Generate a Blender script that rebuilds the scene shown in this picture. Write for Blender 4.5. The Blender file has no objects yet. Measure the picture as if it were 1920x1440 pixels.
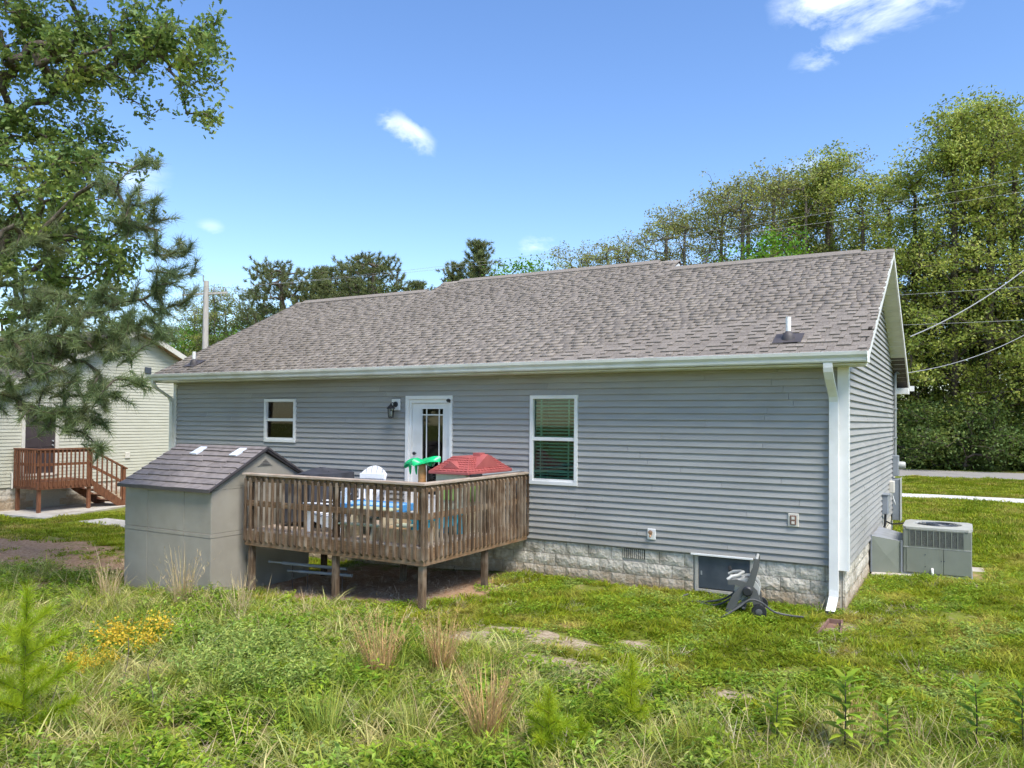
import bpy, bmesh, math, random
import numpy as np
from mathutils import Matrix, Vector
R = math.radians
random.seed(7)
RNG = np.random.default_rng(11)
SC = bpy.context.scene
COL = SC.collection

# ------------------------------------------------------------------ camera
CAM = np.array([1.452, -11.917, 2.697])
YAW, PITCH, ROLL = R(29.846), R(1.0916), R(0.464)
FW = np.array([-math.sin(YAW) * math.cos(PITCH), math.cos(YAW) * math.cos(PITCH), math.sin(PITCH)])
_rt = np.array([math.cos(YAW), math.sin(YAW), 0.0]); _up = np.cross(_rt, FW)
CR = _rt * math.cos(ROLL) + _up * math.sin(ROLL); CU = -_rt * math.sin(ROLL) + _up * math.cos(ROLL)
cd = bpy.data.cameras.new('camera'); cam = bpy.data.objects.new('camera', cd); COL.objects.link(cam)
cam.matrix_world = Matrix(((CR[0], CU[0], -FW[0], CAM[0]), (CR[1], CU[1], -FW[1], CAM[1]), (CR[2], CU[2], -FW[2], CAM[2]), (0, 0, 0, 1)))
cd.sensor_width = 36.0; cd.lens = 1481.1 / 1920 * 36; cd.shift_y = 38.75 / 1920; cd.clip_end = 3000; cd.clip_start = 0.05
SC.camera = cam

# ------------------------------------------------------------------ world, sun, exposure
SUN_EL, SUN_AZ = R(57), R(118)            # azimuth measured from +Y towards +X
SDIR = Vector((math.cos(SUN_EL) * math.sin(SUN_AZ), math.cos(SUN_EL) * math.cos(SUN_AZ), math.sin(SUN_EL)))
W = bpy.data.worlds.new('World'); SC.world = W; W.use_nodes = True
nt = W.node_tree; nt.nodes.clear()


def wmath(op, a, b=None, clamp=False):
    n = nt.nodes.new('ShaderNodeMath'); n.operation = op; n.use_clamp = clamp
    for i, v in enumerate((a, b)):
        if v is None: continue
        if isinstance(v, (int, float)): n.inputs[i].default_value = v
        else: nt.links.new(v, n.inputs[i])
    return n.outputs[0]


sky = nt.nodes.new('ShaderNodeTexSky'); sky.sky_type = 'NISHITA'; sky.sun_disc = False
sky.sun_elevation = SUN_EL; sky.sun_rotation = SUN_AZ; sky.altitude = 100; sky.air_density = 1.0; sky.dust_density = 0.25; sky.ozone_density = 1.5
hs = nt.nodes.new('ShaderNodeHueSaturation'); hs.inputs['Saturation'].default_value = 1.18; hs.inputs['Hue'].default_value = 0.507
nt.links.new(sky.outputs[0], hs.inputs['Color'])
tc = nt.nodes.new('ShaderNodeTexCoord')
sx = nt.nodes.new('ShaderNodeSeparateXYZ'); nt.links.new(tc.outputs['Generated'], sx.inputs[0])
az = wmath('ARCTAN2', sx.outputs[0], sx.outputs[1]); el = wmath('ARCSINE', sx.outputs[2])
mp = nt.nodes.new('ShaderNodeMapping'); mp.inputs['Scale'].default_value = (1, 1, 2.2); nt.links.new(tc.outputs['Generated'], mp.inputs[0])
no = nt.nodes.new('ShaderNodeTexNoise'); no.inputs['Scale'].default_value = 11; no.inputs['Detail'].default_value = 6; no.inputs['Roughness'].default_value = 0.62; no.inputs['Distortion'].default_value = 0.4
nt.links.new(mp.outputs[0], no.inputs['Vector'])
nb = nt.nodes.new('ShaderNodeTexNoise'); nb.inputs['Scale'].default_value = 4.6; nb.inputs['Detail'].default_value = 3
nt.links.new(mp.outputs[0], nb.inputs['Vector'])
dens = None
# drifting clouds: azimuth, elevation, half width, half height, tilt, weight
CLOUDS = [(-3.8, 28.4, 8.2, 4.6, 0.16, 1.05), (-7.0, 24.0, 4.5, 1.6, 0.25, .6), (-37.8, 20.0, 3.4, 1.2, -0.42, .8), (-40.0, 30.4, 8, 2.0, 0.0, .75),
          (-27.5, 12.6, 2.8, 1.2, 0.2, .55), (-56.0, 15.5, 5.0, 2.0, 0.1, .45), (-8.5, 16.8, 4.2, 1.6, 0.2, .6), (-51.0, 12.9, 1.8, 0.8, 0.1, .38)]
CLOUDS += [(60, 27, 8, 3, .2, 1.), (-140, 27, 8, 3, .1, 1.)]
nd_ = wmath('SUBTRACT', nb.outputs[0], .5); azd = wmath('ADD', az, wmath('MULTIPLY', nd_, .06))
nd2 = wmath('SUBTRACT', no.outputs[0], .5); eld = wmath('ADD', el, wmath('MULTIPLY', nd2, .035))
for a0, e0, wa, we, tl, wt in CLOUDS:
    da = wmath('SUBTRACT', azd, R(a0)); de = wmath('SUBTRACT', eld, R(e0))
    u = wmath('ADD', wmath('MULTIPLY', da, math.cos(tl) / R(wa)), wmath('MULTIPLY', de, math.sin(tl) / R(wa)))
    v = wmath('SUBTRACT', wmath('MULTIPLY', de, math.cos(tl) / R(we)), wmath('MULTIPLY', da, math.sin(tl) / R(we)))
    m = wmath('SUBTRACT', wt, wmath('ADD', wmath('MULTIPLY', u, u), wmath('MULTIPLY', v, v)))
    dens = m if dens is None else wmath('MAXIMUM', dens, m)
cl = wmath('ADD', wmath('MULTIPLY', dens, .62), wmath('MULTIPLY', nd2, 2.6))
cl = wmath('MULTIPLY', wmath('MULTIPLY', cl, wmath('MULTIPLY', dens, 1.6, clamp=True), clamp=True), .9)
mixc = nt.nodes.new('ShaderNodeMix'); mixc.data_type = 'RGBA'
nt.links.new(cl, mixc.inputs[0]); nt.links.new(hs.outputs[0], mixc.inputs[6]); mixc.inputs[7].default_value = (6.6, 7.0, 7.5, 1)
bg = nt.nodes.new('ShaderNodeBackground'); bg.inputs[1].default_value = 0.105
W.cycles.sampling_method = 'MANUAL'; W.cycles.sample_map_resolution = 512
wo = nt.nodes.new('ShaderNodeOutputWorld')
nt.links.new(mixc.outputs[2], bg.inputs[0]); nt.links.new(bg.outputs[0], wo.inputs[0])
sl = bpy.data.lights.new('sun', 'SUN'); sl.energy = 2.6; sl.angle = R(28); sl.color = (1.0, 0.955, 0.88)
so = bpy.data.objects.new('sun', sl); COL.objects.link(so); so.rotation_euler = SDIR.to_track_quat('Z', 'Y').to_euler(); so.location = (8, 8, 30)
vs = SC.view_settings; vs.view_transform = 'Standard'; vs.look = 'None'; vs.gamma = 1.0; vs.use_curve_mapping = False
vs.exposure = 1.3
SC.cycles.use_denoising = True; SC.cycles.max_bounces = 6; SC.cycles.diffuse_bounces = 3; SC.cycles.glossy_bounces = 2
SC.cycles.transmission_bounces = 4; SC.cycles.transparent_max_bounces = 8; SC.cycles.use_adaptive_sampling = True; SC.cycles.adaptive_threshold = 0.03

# ------------------------------------------------------------------ materials
MATS = {}


def mat(name, c1, c2=None, rough=0.7, scale=4.0, stretch=(1, 1, 1), bump=0.0, bscale=60.0, coord='pos', objvar=0.0, island=0.0, metal=0.0, detail=4.0, c3=None, s3=1.3, t3=(0.55, 0.72), trans=0.0, spec=0.5, hue=0.0, lo=0.35, hi=0.65, bstretch=None):
    """procedural material: two tones by noise, an optional third tone in blotches, per-object and per-island variation, fine bump"""
    m = bpy.data.materials.new(name); m.use_nodes = True; t = m.node_tree; N = t.nodes; L = t.links
    b = N['Principled BSDF']; b.inputs['Roughness'].default_value = rough; b.inputs['Metallic'].default_value = metal; b.inputs['Specular IOR Level'].default_value = spec
    if coord == 'pos': g = N.new('ShaderNodeNewGeometry'); co = g.outputs['Position']
    else: g = N.new('ShaderNodeTexCoord'); co = g.outputs['Object']
    mpn = N.new('ShaderNodeMapping'); mpn.inputs['Scale'].default_value = stretch; L.new(co, mpn.inputs[0])
    nz = N.new('ShaderNodeTexNoise'); nz.inputs['Scale'].default_value = scale; nz.inputs['Detail'].default_value = detail; L.new(mpn.outputs[0], nz.inputs['Vector'])
    rp = N.new('ShaderNodeValToRGB'); rp.color_ramp.elements[0].position = lo; rp.color_ramp.elements[1].position = hi
    rp.color_ramp.elements[0].color = (*c1, 1); rp.color_ramp.elements[1].color = (*(c2 or c1), 1)
    L.new(nz.outputs[0], rp.inputs[0]); col = rp.outputs[0]
    if c3:
        n3 = N.new('ShaderNodeTexNoise'); n3.inputs['Scale'].default_value = s3; n3.inputs['Detail'].default_value = 5; L.new(co, n3.inputs['Vector'])
        r3 = N.new('ShaderNodeMapRange'); r3.inputs[1].default_value = t3[0]; r3.inputs[2].default_value = t3[1]; L.new(n3.outputs[0], r3.inputs[0])
        mx = N.new('ShaderNodeMix'); mx.data_type = 'RGBA'; L.new(r3.outputs[0], mx.inputs[0]); L.new(col, mx.inputs[6]); mx.inputs[7].default_value = (*c3, 1); col = mx.outputs[2]
    if objvar or island:
        oi = N.new('ShaderNodeObjectInfo'); ge = N.new('ShaderNodeNewGeometry')
        ad = N.new('ShaderNodeMath'); ad.operation = 'ADD'; L.new(oi.outputs['Random'], ad.inputs[0]); L.new(ge.outputs['Random Per Island'], ad.inputs[1])
        fr = N.new('ShaderNodeMath'); fr.operation = 'FRACT'; L.new(ad.outputs[0], fr.inputs[0])
        src = fr.outputs[0] if island else oi.outputs['Random']; k = island or objvar
        mr = N.new('ShaderNodeMapRange'); mr.inputs[3].default_value = 1 - k; mr.inputs[4].default_value = 1 + k; L.new(src, mr.inputs[0])
        h = N.new('ShaderNodeHueSaturation'); L.new(mr.outputs[0], h.inputs['Value']); L.new(col, h.inputs['Color'])
        if hue:
            f2 = N.new('ShaderNodeMath'); f2.operation = 'MULTIPLY'; f2.inputs[1].default_value = 7.31; L.new(src, f2.inputs[0])
            f3 = N.new('ShaderNodeMath'); f3.operation = 'FRACT'; L.new(f2.outputs[0], f3.inputs[0])
            m2 = N.new('ShaderNodeMapRange'); m2.inputs[3].default_value = 0.5 - hue; m2.inputs[4].default_value = 0.5 + hue; L.new(f3.outputs[0], m2.inputs[0]); L.new(m2.outputs[0], h.inputs['Hue'])
        col = h.outputs[0]
    L.new(col, b.inputs['Base Color'])
    if bump:
        bn = N.new('ShaderNodeTexNoise'); bn.inputs['Scale'].default_value = bscale; bn.inputs['Detail'].default_value = 3
        if bstretch:
            m5 = N.new('ShaderNodeMapping'); m5.inputs['Scale'].default_value = bstretch; L.new(co, m5.inputs[0]); L.new(m5.outputs[0], bn.inputs['Vector'])
        else: L.new(mpn.outputs[0], bn.inputs['Vector'])
        bp = N.new('ShaderNodeBump'); bp.inputs['Strength'].default_value = bump; bp.inputs['Distance'].default_value = 0.02; L.new(bn.outputs[0], bp.inputs['Height']); L.new(bp.outputs[0], b.inputs['Normal'])
    if trans:
        tr = N.new('ShaderNodeBsdfTranslucent'); L.new(col, tr.inputs[0])
        ms = N.new('ShaderNodeMixShader'); ms.inputs[0].default_value = trans
        L.new(b.outputs[0], ms.inputs[1]); L.new(tr.outputs[0], ms.inputs[2]); L.new(ms.outputs[0], N['Material Output'].inputs[0])
    MATS[name] = m
    return m


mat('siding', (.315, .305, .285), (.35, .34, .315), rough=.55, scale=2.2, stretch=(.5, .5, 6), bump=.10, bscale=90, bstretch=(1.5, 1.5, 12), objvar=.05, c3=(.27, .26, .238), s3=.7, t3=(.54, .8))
mat('white', (.78, .77, .74), (.72, .71, .68), rough=.45, scale=3, c3=(.60, .59, .53), s3=1.5, t3=(.55, .85))
mat('gutter', (.60, .60, .54), (.66, .66, .60), rough=.4, scale=2, stretch=(1, 3, 9), c3=(.47, .46, .38), s3=2.0, t3=(.5, .8))
mat('soffit', (.66, .66, .58), (.60, .60, .52), rough=.6, scale=5)
mat('shingle', (.207, .178, .150), (.28, .246, .211), rough=.95, scale=30, bump=.35, bscale=320, island=.11, c3=(.185, .16, .137), s3=.45, t3=(.45, .75), spec=.2)
mat('shingle_low', (.178, .153, .13), (.245, .214, .184), rough=.95, scale=30, bump=.35, bscale=320, island=.11, spec=.2)
mat('shingle_dark', (.10, .085, .08), (.13, .11, .10), rough=.95, scale=20, spec=.2)
mat('block', (.45, .405, .33), (.64, .585, .49), rough=.95, scale=16, detail=9, bump=1.0, bscale=26, objvar=.10, c3=(.34, .30, .235), s3=3.2, t3=(.48, .68), spec=.1)
mat('mortar', (.40, .37, .31), (.46, .43, .37), rough=.95, scale=30, spec=.2)
mat('dark_panel', (.045, .055, .07), (.07, .08, .095), rough=.45, scale=5)
mat('black', (.012, .012, .014), (.02, .02, .022), rough=.5)
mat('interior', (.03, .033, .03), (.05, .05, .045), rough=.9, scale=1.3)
mat('blind', (.36, .55, .47), (.42, .61, .53), rough=.5, scale=3)
mat('wood_z', (.072, .044, .027), (.175, .118, .073), rough=.85, scale=7, stretch=(9, 9, .7), bump=.35, bscale=9, objvar=.34, c3=(.235, .185, .135), s3=3.5, t3=(.46, .68), detail=7, spec=.2)
mat('wood_x', (.15, .085, .042), (.27, .17, .095), rough=.85, scale=7, stretch=(.7, 9, 12), bump=.3, bscale=9, objvar=.12, c3=(.29, .22, .15), s3=2, t3=(.5, .75), detail=7, spec=.2)
mat('wood_y', (.15, .085, .042), (.27, .17, .095), rough=.85, scale=7, stretch=(9, .7, 12), bump=.3, bscale=9, objvar=.12, c3=(.29, .22, .15), s3=2, t3=(.5, .75), detail=7, spec=.2)
mat('wood_cap', (.29, .22, .165), (.42, .345, .275), rough=.9, scale=6, stretch=(1, 1, 9), bump=.3, bscale=20, objvar=.1, spec=.2)
mat('porch_wood', (.13, .052, .027), (.21, .09, .045), rough=.75, scale=7, stretch=(4, 4, 1), objvar=.15, spec=.3)
mat('shed_wall', (.262, .235, .19), (.298, .27, .22), rough=.6, scale=3, bump=.2, bscale=40, bstretch=(9, 9, .4), c3=(.225, .205, .162), s3=.9)
mat('shed_roof', (.165, .14, .132), (.22, .19, .18), rough=.75, scale=9, objvar=.1, bump=.2, bscale=60)
mat('skylight', (.62, .66, .72), (.68, .72, .78), rough=.25)
mat('shed_trim', (.05, .042, .042), (.07, .06, .06), rough=.6)
mat('hvac', (.19, .205, .165), (.22, .235, .195), rough=.5, scale=2, c3=(.17, .18, .15), s3=2)
mat('hvac_top', (.36, .36, .32), (.42, .42, .38), rough=.5, scale=5)
mat('galvanised', (.33, .34, .34), (.42, .43, .44), rough=.45, scale=6, metal=.35)
mat('coil', (.09, .085, .08), (.15, .14, .13), rough=.7, scale=60)
mat('elec_grey', (.20, .22, .24), (.25, .27, .29), rough=.5, scale=3)
mat('conduit', (.24, .25, .24), (.30, .31, .30), rough=.5, metal=.2, scale=5)
mat('concrete', (.42, .38, .32), (.52, .48, .41), rough=.95, scale=6, detail=8, bump=.2, bscale=60, c3=(.36, .31, .25), s3=1.2, spec=.2)
mat('walk', (.52, .50, .45), (.60, .58, .53), rough=.95, scale=3, spec=.2)
mat('asphalt', (.24, .225, .205), (.30, .28, .255), rough=.95, scale=9, detail=8, c3=(.20, .19, .175), s3=.6, spec=.2)
mat('cream', (.465, .45, .355), (.52, .505, .405), rough=.6, scale=2, stretch=(1, 1, 4), c3=(.43, .415, .32), s3=.8)
mat('cream_trim', (.58, .54, .46), (.64, .60, .52), rough=.6, scale=3)
mat('door_brown', (.045, .032, .033), (.06, .045, .045), rough=.5, scale=3)
mat('white_plastic', (.74, .76, .80), (.78, .80, .84), rough=.35, scale=3)
mat('blue_plastic', (.05, .22, .50), (.07, .27, .56), rough=.35, scale=3)
mat('sky_plastic', (.28, .50, .74), (.33, .55, .78), rough=.3, scale=3)
mat('turquoise', (.02, .40, .62), (.03, .45, .68), rough=.4, scale=4)
mat('green_plastic', (.0, .42, .13), (.01, .50, .17), rough=.35, scale=4)
mat('orange_plastic', (.42, .19, .06), (.52, .25, .08), rough=.5, scale=6, stretch=(1, 1, 5))
mat('red_plastic', (.31, .075, .07), (.385, .10, .09), rough=.5, scale=5)
mat('tan_plastic', (.56, .47, .31), (.62, .53, .37), rough=.45, scale=4)
mat('brown_plastic', (.17, .10, .06), (.21, .13, .08), rough=.45, scale=4)
mat('lime_plastic', (.28, .46, .10), (.33, .52, .13), rough=.4, scale=4)
mat('sage_plastic', (.40, .43, .28), (.46, .48, .33), rough=.5, scale=4)
mat('cardboard', (.48, .33, .18), (.56, .40, .23), rough=.9, scale=5)
mat('cover_black', (.028, .028, .034), (.05, .05, .058), rough=.65, scale=4, bump=.25, bscale=8)
mat('reel_grey', (.075, .077, .072), (.10, .10, .095), rough=.5, scale=6)
mat('reel_light', (.36, .36, .33), (.44, .44, .41), rough=.45, scale=6)
mat('hose', (.05, .05, .05), (.08, .08, .08), rough=.5, scale=8)
mat('rust_brown', (.16, .085, .06), (.24, .14, .10), rough=.9, scale=8)
mat('brass', (.35, .20, .12), (.42, .25, .15), rough=.5, scale=12, metal=.4)
mat('pole_wood', (.36, .33, .29), (.48, .44, .39), rough=.95, scale=5, stretch=(6, 6, .5), spec=.2)
mat('wire', (.30, .30, .30), (.34, .34, .34), rough=.5)
mat('bark', (.075, .058, .045), (.14, .115, .09), rough=.95, scale=7, stretch=(3, 3, .7), bump=.6, bscale=12, spec=.1)
mat('bark_grey', (.11, .095, .085), (.19, .165, .145), rough=.95, scale=6, stretch=(3, 3, .7), spec=.1)
LF = dict(rough=.5, scale=1.2, trans=.48, spec=.3)
mat('leaf_oak', (.14, .21, .055), (.23, .31, .075), island=.42, hue=.022, c3=(.33, .39, .08), s3=1.1, t3=(.52, .68), **LF)
mat('leaf_wood', (.19, .245, .04), (.30, .355, .06), island=.42, hue=.022, c3=(.47, .51, .12), s3=.75, t3=(.48, .62), **LF)
mat('leaf_dark', (.095, .155, .038), (.16, .225, .052), island=.35, hue=.02, c3=(.25, .30, .07), s3=.8, t3=(.54, .68), **LF)
mat('leaf_olive', (.22, .23, .075), (.33, .33, .11), island=.38, hue=.025, c3=(.36, .40, .09), s3=.7, t3=(.48, .63), **LF)
mat('leaf_bright', (.12, .28, .02), (.19, .36, .03), island=.3, hue=.02, **LF)
mat('needle', (.15, .205, .085), (.25, .31, .13), island=.40, hue=.02, c3=(.28, .295, .15), s3=2.5, t3=(.5, .7), **LF)
mat('needle_far', (.16, .195, .075), (.25, .28, .11), island=.35, hue=.02, **LF)
mat('needle_young', (.34, .45, .02), (.50, .56, .035), island=.25, hue=.015, **LF)
mat('grass', (.18, .235, .013), (.30, .345, .02), island=.45, hue=.03, c3=(.42, .37, .075), s3=.9, t3=(.50, .68), rough=.6, scale=.8, trans=.42, spec=.2)
mat('meadow', (.21, .285, .03), (.36, .405, .06), island=.45, hue=.03, c3=(.58, .53, .21), s3=1.6, t3=(.46, .64), rough=.6, scale=1.5, trans=.45, spec=.2)
mat('weed_leaf', (.19, .30, .022), (.33, .43, .042), island=.42, hue=.025, c3=(.33, .41, .11), s3=1.7, t3=(.5, .68), rough=.55, scale=2, trans=.45, spec=.2)
mat('weed_sage', (.26, .35, .07), (.40, .48, .12), island=.38, hue=.025, rough=.6, scale=2, trans=.42, spec=.25)
mat('straw', (.50, .36, .18), (.64, .51, .30), island=.28, hue=.015, rough=.8, scale=4, trans=.25, spec=.2)
mat('straw_orange', (.46, .28, .11), (.60, .41, .19), island=.28, hue=.015, rough=.8, scale=4, trans=.25, spec=.2)
mat('litter', (.30, .235, .165), (.46, .385, .29), island=.38, hue=.02, rough=.9, scale=4, spec=.1)
mat('yellow_flower', (.62, .40, .02), (.72, .50, .04), island=.2, rough=.6, scale=4, trans=.3)
mat('thistle', (.33, .42, .36), (.45, .53, .47), island=.2, rough=.6, scale=4, trans=.2)

mat('twig_dark', (.07, .055, .045), (.13, .10, .08), rough=.9, scale=9, spec=.1)

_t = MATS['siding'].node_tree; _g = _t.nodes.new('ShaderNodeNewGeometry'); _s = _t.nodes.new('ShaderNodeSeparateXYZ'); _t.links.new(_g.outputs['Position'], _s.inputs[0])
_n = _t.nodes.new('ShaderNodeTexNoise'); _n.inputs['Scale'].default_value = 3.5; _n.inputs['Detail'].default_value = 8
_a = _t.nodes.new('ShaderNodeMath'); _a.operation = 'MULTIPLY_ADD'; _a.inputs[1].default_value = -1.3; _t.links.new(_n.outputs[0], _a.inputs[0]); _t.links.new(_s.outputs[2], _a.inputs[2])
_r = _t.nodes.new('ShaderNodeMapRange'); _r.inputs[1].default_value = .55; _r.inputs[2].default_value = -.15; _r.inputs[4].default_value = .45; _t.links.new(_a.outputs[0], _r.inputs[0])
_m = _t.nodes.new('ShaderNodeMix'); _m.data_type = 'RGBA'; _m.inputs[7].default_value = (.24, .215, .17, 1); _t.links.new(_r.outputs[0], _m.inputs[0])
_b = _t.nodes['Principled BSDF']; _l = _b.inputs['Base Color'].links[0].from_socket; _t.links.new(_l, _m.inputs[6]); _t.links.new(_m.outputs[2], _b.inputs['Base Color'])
_t = MATS['block'].node_tree; _g = _t.nodes.new('ShaderNodeNewGeometry'); _s = _t.nodes.new('ShaderNodeSeparateXYZ'); _t.links.new(_g.outputs['Position'], _s.inputs[0])
_n = _t.nodes.new('ShaderNodeTexNoise'); _n.inputs['Scale'].default_value = 2.5; _n.inputs['Detail'].default_value = 6
_a = _t.nodes.new('ShaderNodeMath'); _a.operation = 'MULTIPLY_ADD'; _a.inputs[1].default_value = -.5; _t.links.new(_n.outputs[0], _a.inputs[0]); _t.links.new(_s.outputs[2], _a.inputs[2])
_r = _t.nodes.new('ShaderNodeMapRange'); _r.inputs[1].default_value = .12; _r.inputs[2].default_value = -.12; _r.inputs[4].default_value = .7; _t.links.new(_a.outputs[0], _r.inputs[0])
_m = _t.nodes.new('ShaderNodeMix'); _m.data_type = 'RGBA'; _m.inputs[7].default_value = (.34, .235, .135, 1); _t.links.new(_r.outputs[0], _m.inputs[0])
_b = _t.nodes['Principled BSDF']; _l = _b.inputs['Base Color'].links[0].from_socket; _t.links.new(_l, _m.inputs[6]); _t.links.new(_m.outputs[2], _b.inputs['Base Color'])


def glass(name, tint, rough=.03):
    m = bpy.data.materials.new(name); m.use_nodes = True; N = m.node_tree.nodes; L = m.node_tree.links
    N.remove(N['Principled BSDF'])
    tr = N.new('ShaderNodeBsdfTransparent'); tr.inputs[0].default_value = (*tint, 1)
    gl = N.new('ShaderNodeBsdfGlossy'); gl.inputs['Roughness'].default_value = rough
    nz = N.new('ShaderNodeTexNoise'); nz.inputs['Scale'].default_value = 1.5; bp = N.new('ShaderNodeBump'); bp.inputs['Strength'].default_value = .02
    L.new(nz.outputs[0], bp.inputs['Height']); L.new(bp.outputs[0], gl.inputs['Normal'])
    fr = N.new('ShaderNodeFresnel'); fr.inputs[0].default_value = 1.5
    ms = N.new('ShaderNodeMixShader'); L.new(fr.outputs[0], ms.inputs[0]); L.new(tr.outputs[0], ms.inputs[1]); L.new(gl.outputs[0], ms.inputs[2])
    L.new(ms.outputs[0], N['Material Output'].inputs[0]); MATS[name] = m


glass('glass_green', (.72, .86, .80)); glass('glass_dark', (.55, .58, .56)); glass('glass_clear', (.8, .82, .82))


# ------------------------------------------------------------------ mesh helpers
class MB:
    def __init__(s): s.v = []; s.f = []

    def raw(s, vs, fs):
        o = len(s.v); s.v += [tuple(map(float, p)) for p in vs]; s.f += [tuple(i + o for i in q) for q in fs]; return s

    def box(s, x0, x1, y0, y1, z0, z1):
        return s.raw([(x0, y0, z0), (x1, y0, z0), (x1, y1, z0), (x0, y1, z0), (x0, y0, z1), (x1, y0, z1), (x1, y1, z1), (x0, y1, z1)],
                     [(3, 2, 1, 0), (4, 5, 6, 7), (0, 1, 5, 4), (1, 2, 6, 5), (2, 3, 7, 6), (3, 0, 4, 7)])

    def bbox(s, x0, x1, y0, y1, z0, z1, b=.004):
        """box with chamfered edges"""
        pts = []
        for sx_ in (0, 1):
            for sy_ in (0, 1):
                for sz_ in (0, 1):
                    p = (x1 if sx_ else x0, y1 if sy_ else y0, z1 if sz_ else z0); d = (-b if sx_ else b, -b if sy_ else b, -b if sz_ else b)
                    pts += [(p[0], p[1] + d[1], p[2] + d[2]), (p[0] + d[0], p[1], p[2] + d[2]), (p[0] + d[0], p[1] + d[1], p[2])]
        bm = bmesh.new(); [bm.verts.new(p) for p in pts]; bm.verts.ensure_lookup_table()
        bmesh.ops.convex_hull(bm, input=bm.verts); bmesh.ops.dissolve_limit(bm, angle_limit=.01, verts=bm.verts, edges=bm.edges)
        bm.verts.index_update(); s.raw([v.co for v in bm.verts], [[v.index for v in f.verts] for f in bm.faces]); bm.free(); return s

    def extr(s, prof, axis, a, b):
        """closed 2-D profile extruded along an axis (x: profile is (y,z); y: (x,z); z: (x,y))"""
        n = len(prof)
        def P(p, t): return {'x': (t, p[0], p[1]), 'y': (p[0], t, p[1]), 'z': (p[0], p[1], t)}[axis]
        vs = [P(p, a) for p in prof] + [P(p, b) for p in prof]
        fs = [(i, (i + 1) % n, n + (i + 1) % n, n + i) for i in range(n)] + [tuple(range(n))[::-1], tuple(range(n, 2 * n))]
        return s.raw(vs, fs)

    def tube(s, pts, r, n=8, cap=True):
        pts = [Vector(p) for p in pts]; rs = r if hasattr(r, '__len__') else [r] * len(pts)
        vs = []; ref = None
        for i, p in enumerate(pts):
            d = (pts[min(i + 1, len(pts) - 1)] - pts[max(i - 1, 0)]).normalized()
            if ref is None: ref = d.orthogonal().normalized()
            ref = (ref - d * ref.dot(d)).normalized(); q = d.cross(ref)
            vs += [p + (ref * math.cos(2 * math.pi * k / n) + q * math.sin(2 * math.pi * k / n)) * rs[i] for k in range(n)]
        fs = []
        for i in range(len(pts) - 1):
            fs += [(i * n + k, i * n + (k + 1) % n, (i + 1) * n + (k + 1) % n, (i + 1) * n + k) for k in range(n)]
        if cap: fs += [tuple(range(n))[::-1], tuple(range((len(pts) - 1) * n, len(pts) * n))]
        return s.raw(vs, fs)

    def bar(s, a, b, w, h, up=(0, 0, 1)):
        a = Vector(a); b = Vector(b); d = (b - a).normalized(); u = Vector(up); sd = d.cross(u)
        if sd.length < 1e-3: sd = d.cross(Vector((1, 0, 0)))
        sd.normalize(); u = sd.cross(d).normalized(); vs = []
        for p in (a, b):
            for i, j in ((-1, -1), (1, -1), (1, 1), (-1, 1)): vs.append(p + sd * (i * w / 2) + u * (j * h / 2))
        return s.raw(vs, [(3, 2, 1, 0), (4, 5, 6, 7), (0, 1, 5, 4), (1, 2, 6, 5), (2, 3, 7, 6), (3, 0, 4, 7)])

    def lathe(s, prof, c=(0, 0, 0), axis='z', n=16):
        vs = []
        for r, h in prof:
            for k in range(n):
                a = 2 * math.pi * k / n; x, y = r * math.cos(a), r * math.sin(a)
                p = {'z': (x, y, h), 'y': (x, h, y), 'x': (h, x, y)}[axis]; vs.append((c[0] + p[0], c[1] + p[1], c[2] + p[2]))
        fs = [(i * n + k, i * n + (k + 1) % n, (i + 1) * n + (k + 1) % n, (i + 1) * n + k) for i in range(len(prof) - 1) for k in range(n)]
        fs += [tuple(range(n))[::-1], tuple(range((len(prof) - 1) * n, len(prof) * n))]
        return s.raw(vs, fs)

    def mesh(s, name, m, off=(0, 0, 0), smooth=False):
        me = bpy.data.meshes.new(name); me.from_pydata([(a - off[0], b - off[1], c - off[2]) for a, b, c in s.v], [], s.f)
        bm = bmesh.new(); bm.from_mesh(me); bmesh.ops.recalc_face_normals(bm, faces=bm.faces); bm.to_mesh(me); bm.free()
        if smooth:
            me.polygons.foreach_set('use_smooth', [True] * len(me.polygons)); me.set_sharp_from_angle(angle=R(40))
        me.materials.append(MATS[m]); return me

    def build(s, name, m, parent=None, smooth=False, off=None):
        o_ = off if off is not None else (parent_loc(parent) if parent else (0, 0, 0))
        o = bpy.data.objects.new(name, s.mesh(name, m, o_, smooth)); COL.objects.link(o); o.parent = parent
        return o


ROOTLOC = {}


def parent_loc(p):
    """parts are authored in world coordinates; meshes are stored relative to the thing's base"""
    t = p
    while t.parent: t = t.parent
    return ROOTLOC.get(t.name, (0, 0, 0))


def tag(o, label=None, cat=None, group=None, kind=None):
    if label: o['label'] = label
    if cat: o['category'] = cat
    if group: o['group'] = group
    if kind: o['kind'] = kind
    return o


def thing(name, label, cat, loc=(0, 0, 0), rotz=0, group=None, local=False):
    o = bpy.data.objects.new(name, None); COL.objects.link(o); o.location = loc; o.rotation_euler = (0, 0, rotz); o.empty_display_size = .1
    ROOTLOC[o.name] = (0, 0, 0) if local else tuple(loc)
    return tag(o, label, cat, group)


def inst(name, me, parent, loc, scale=(1, 1, 1), rot=(0, 0, 0)):
    """a piece that shares its mesh with alike pieces; loc in world coordinates"""
    o = bpy.data.objects.new(name, me); COL.objects.link(o); o.parent = parent
    b = parent_loc(parent); o.location = (loc[0] - b[0], loc[1] - b[1], loc[2] - b[2]); o.scale = scale; o.rotation_euler = rot
    return o


def copy_tree(o, parent=None):
    c = o.copy(); COL.objects.link(c); c.parent = parent
    for ch in list(o.children): copy_tree(ch, c)
    return c


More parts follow.
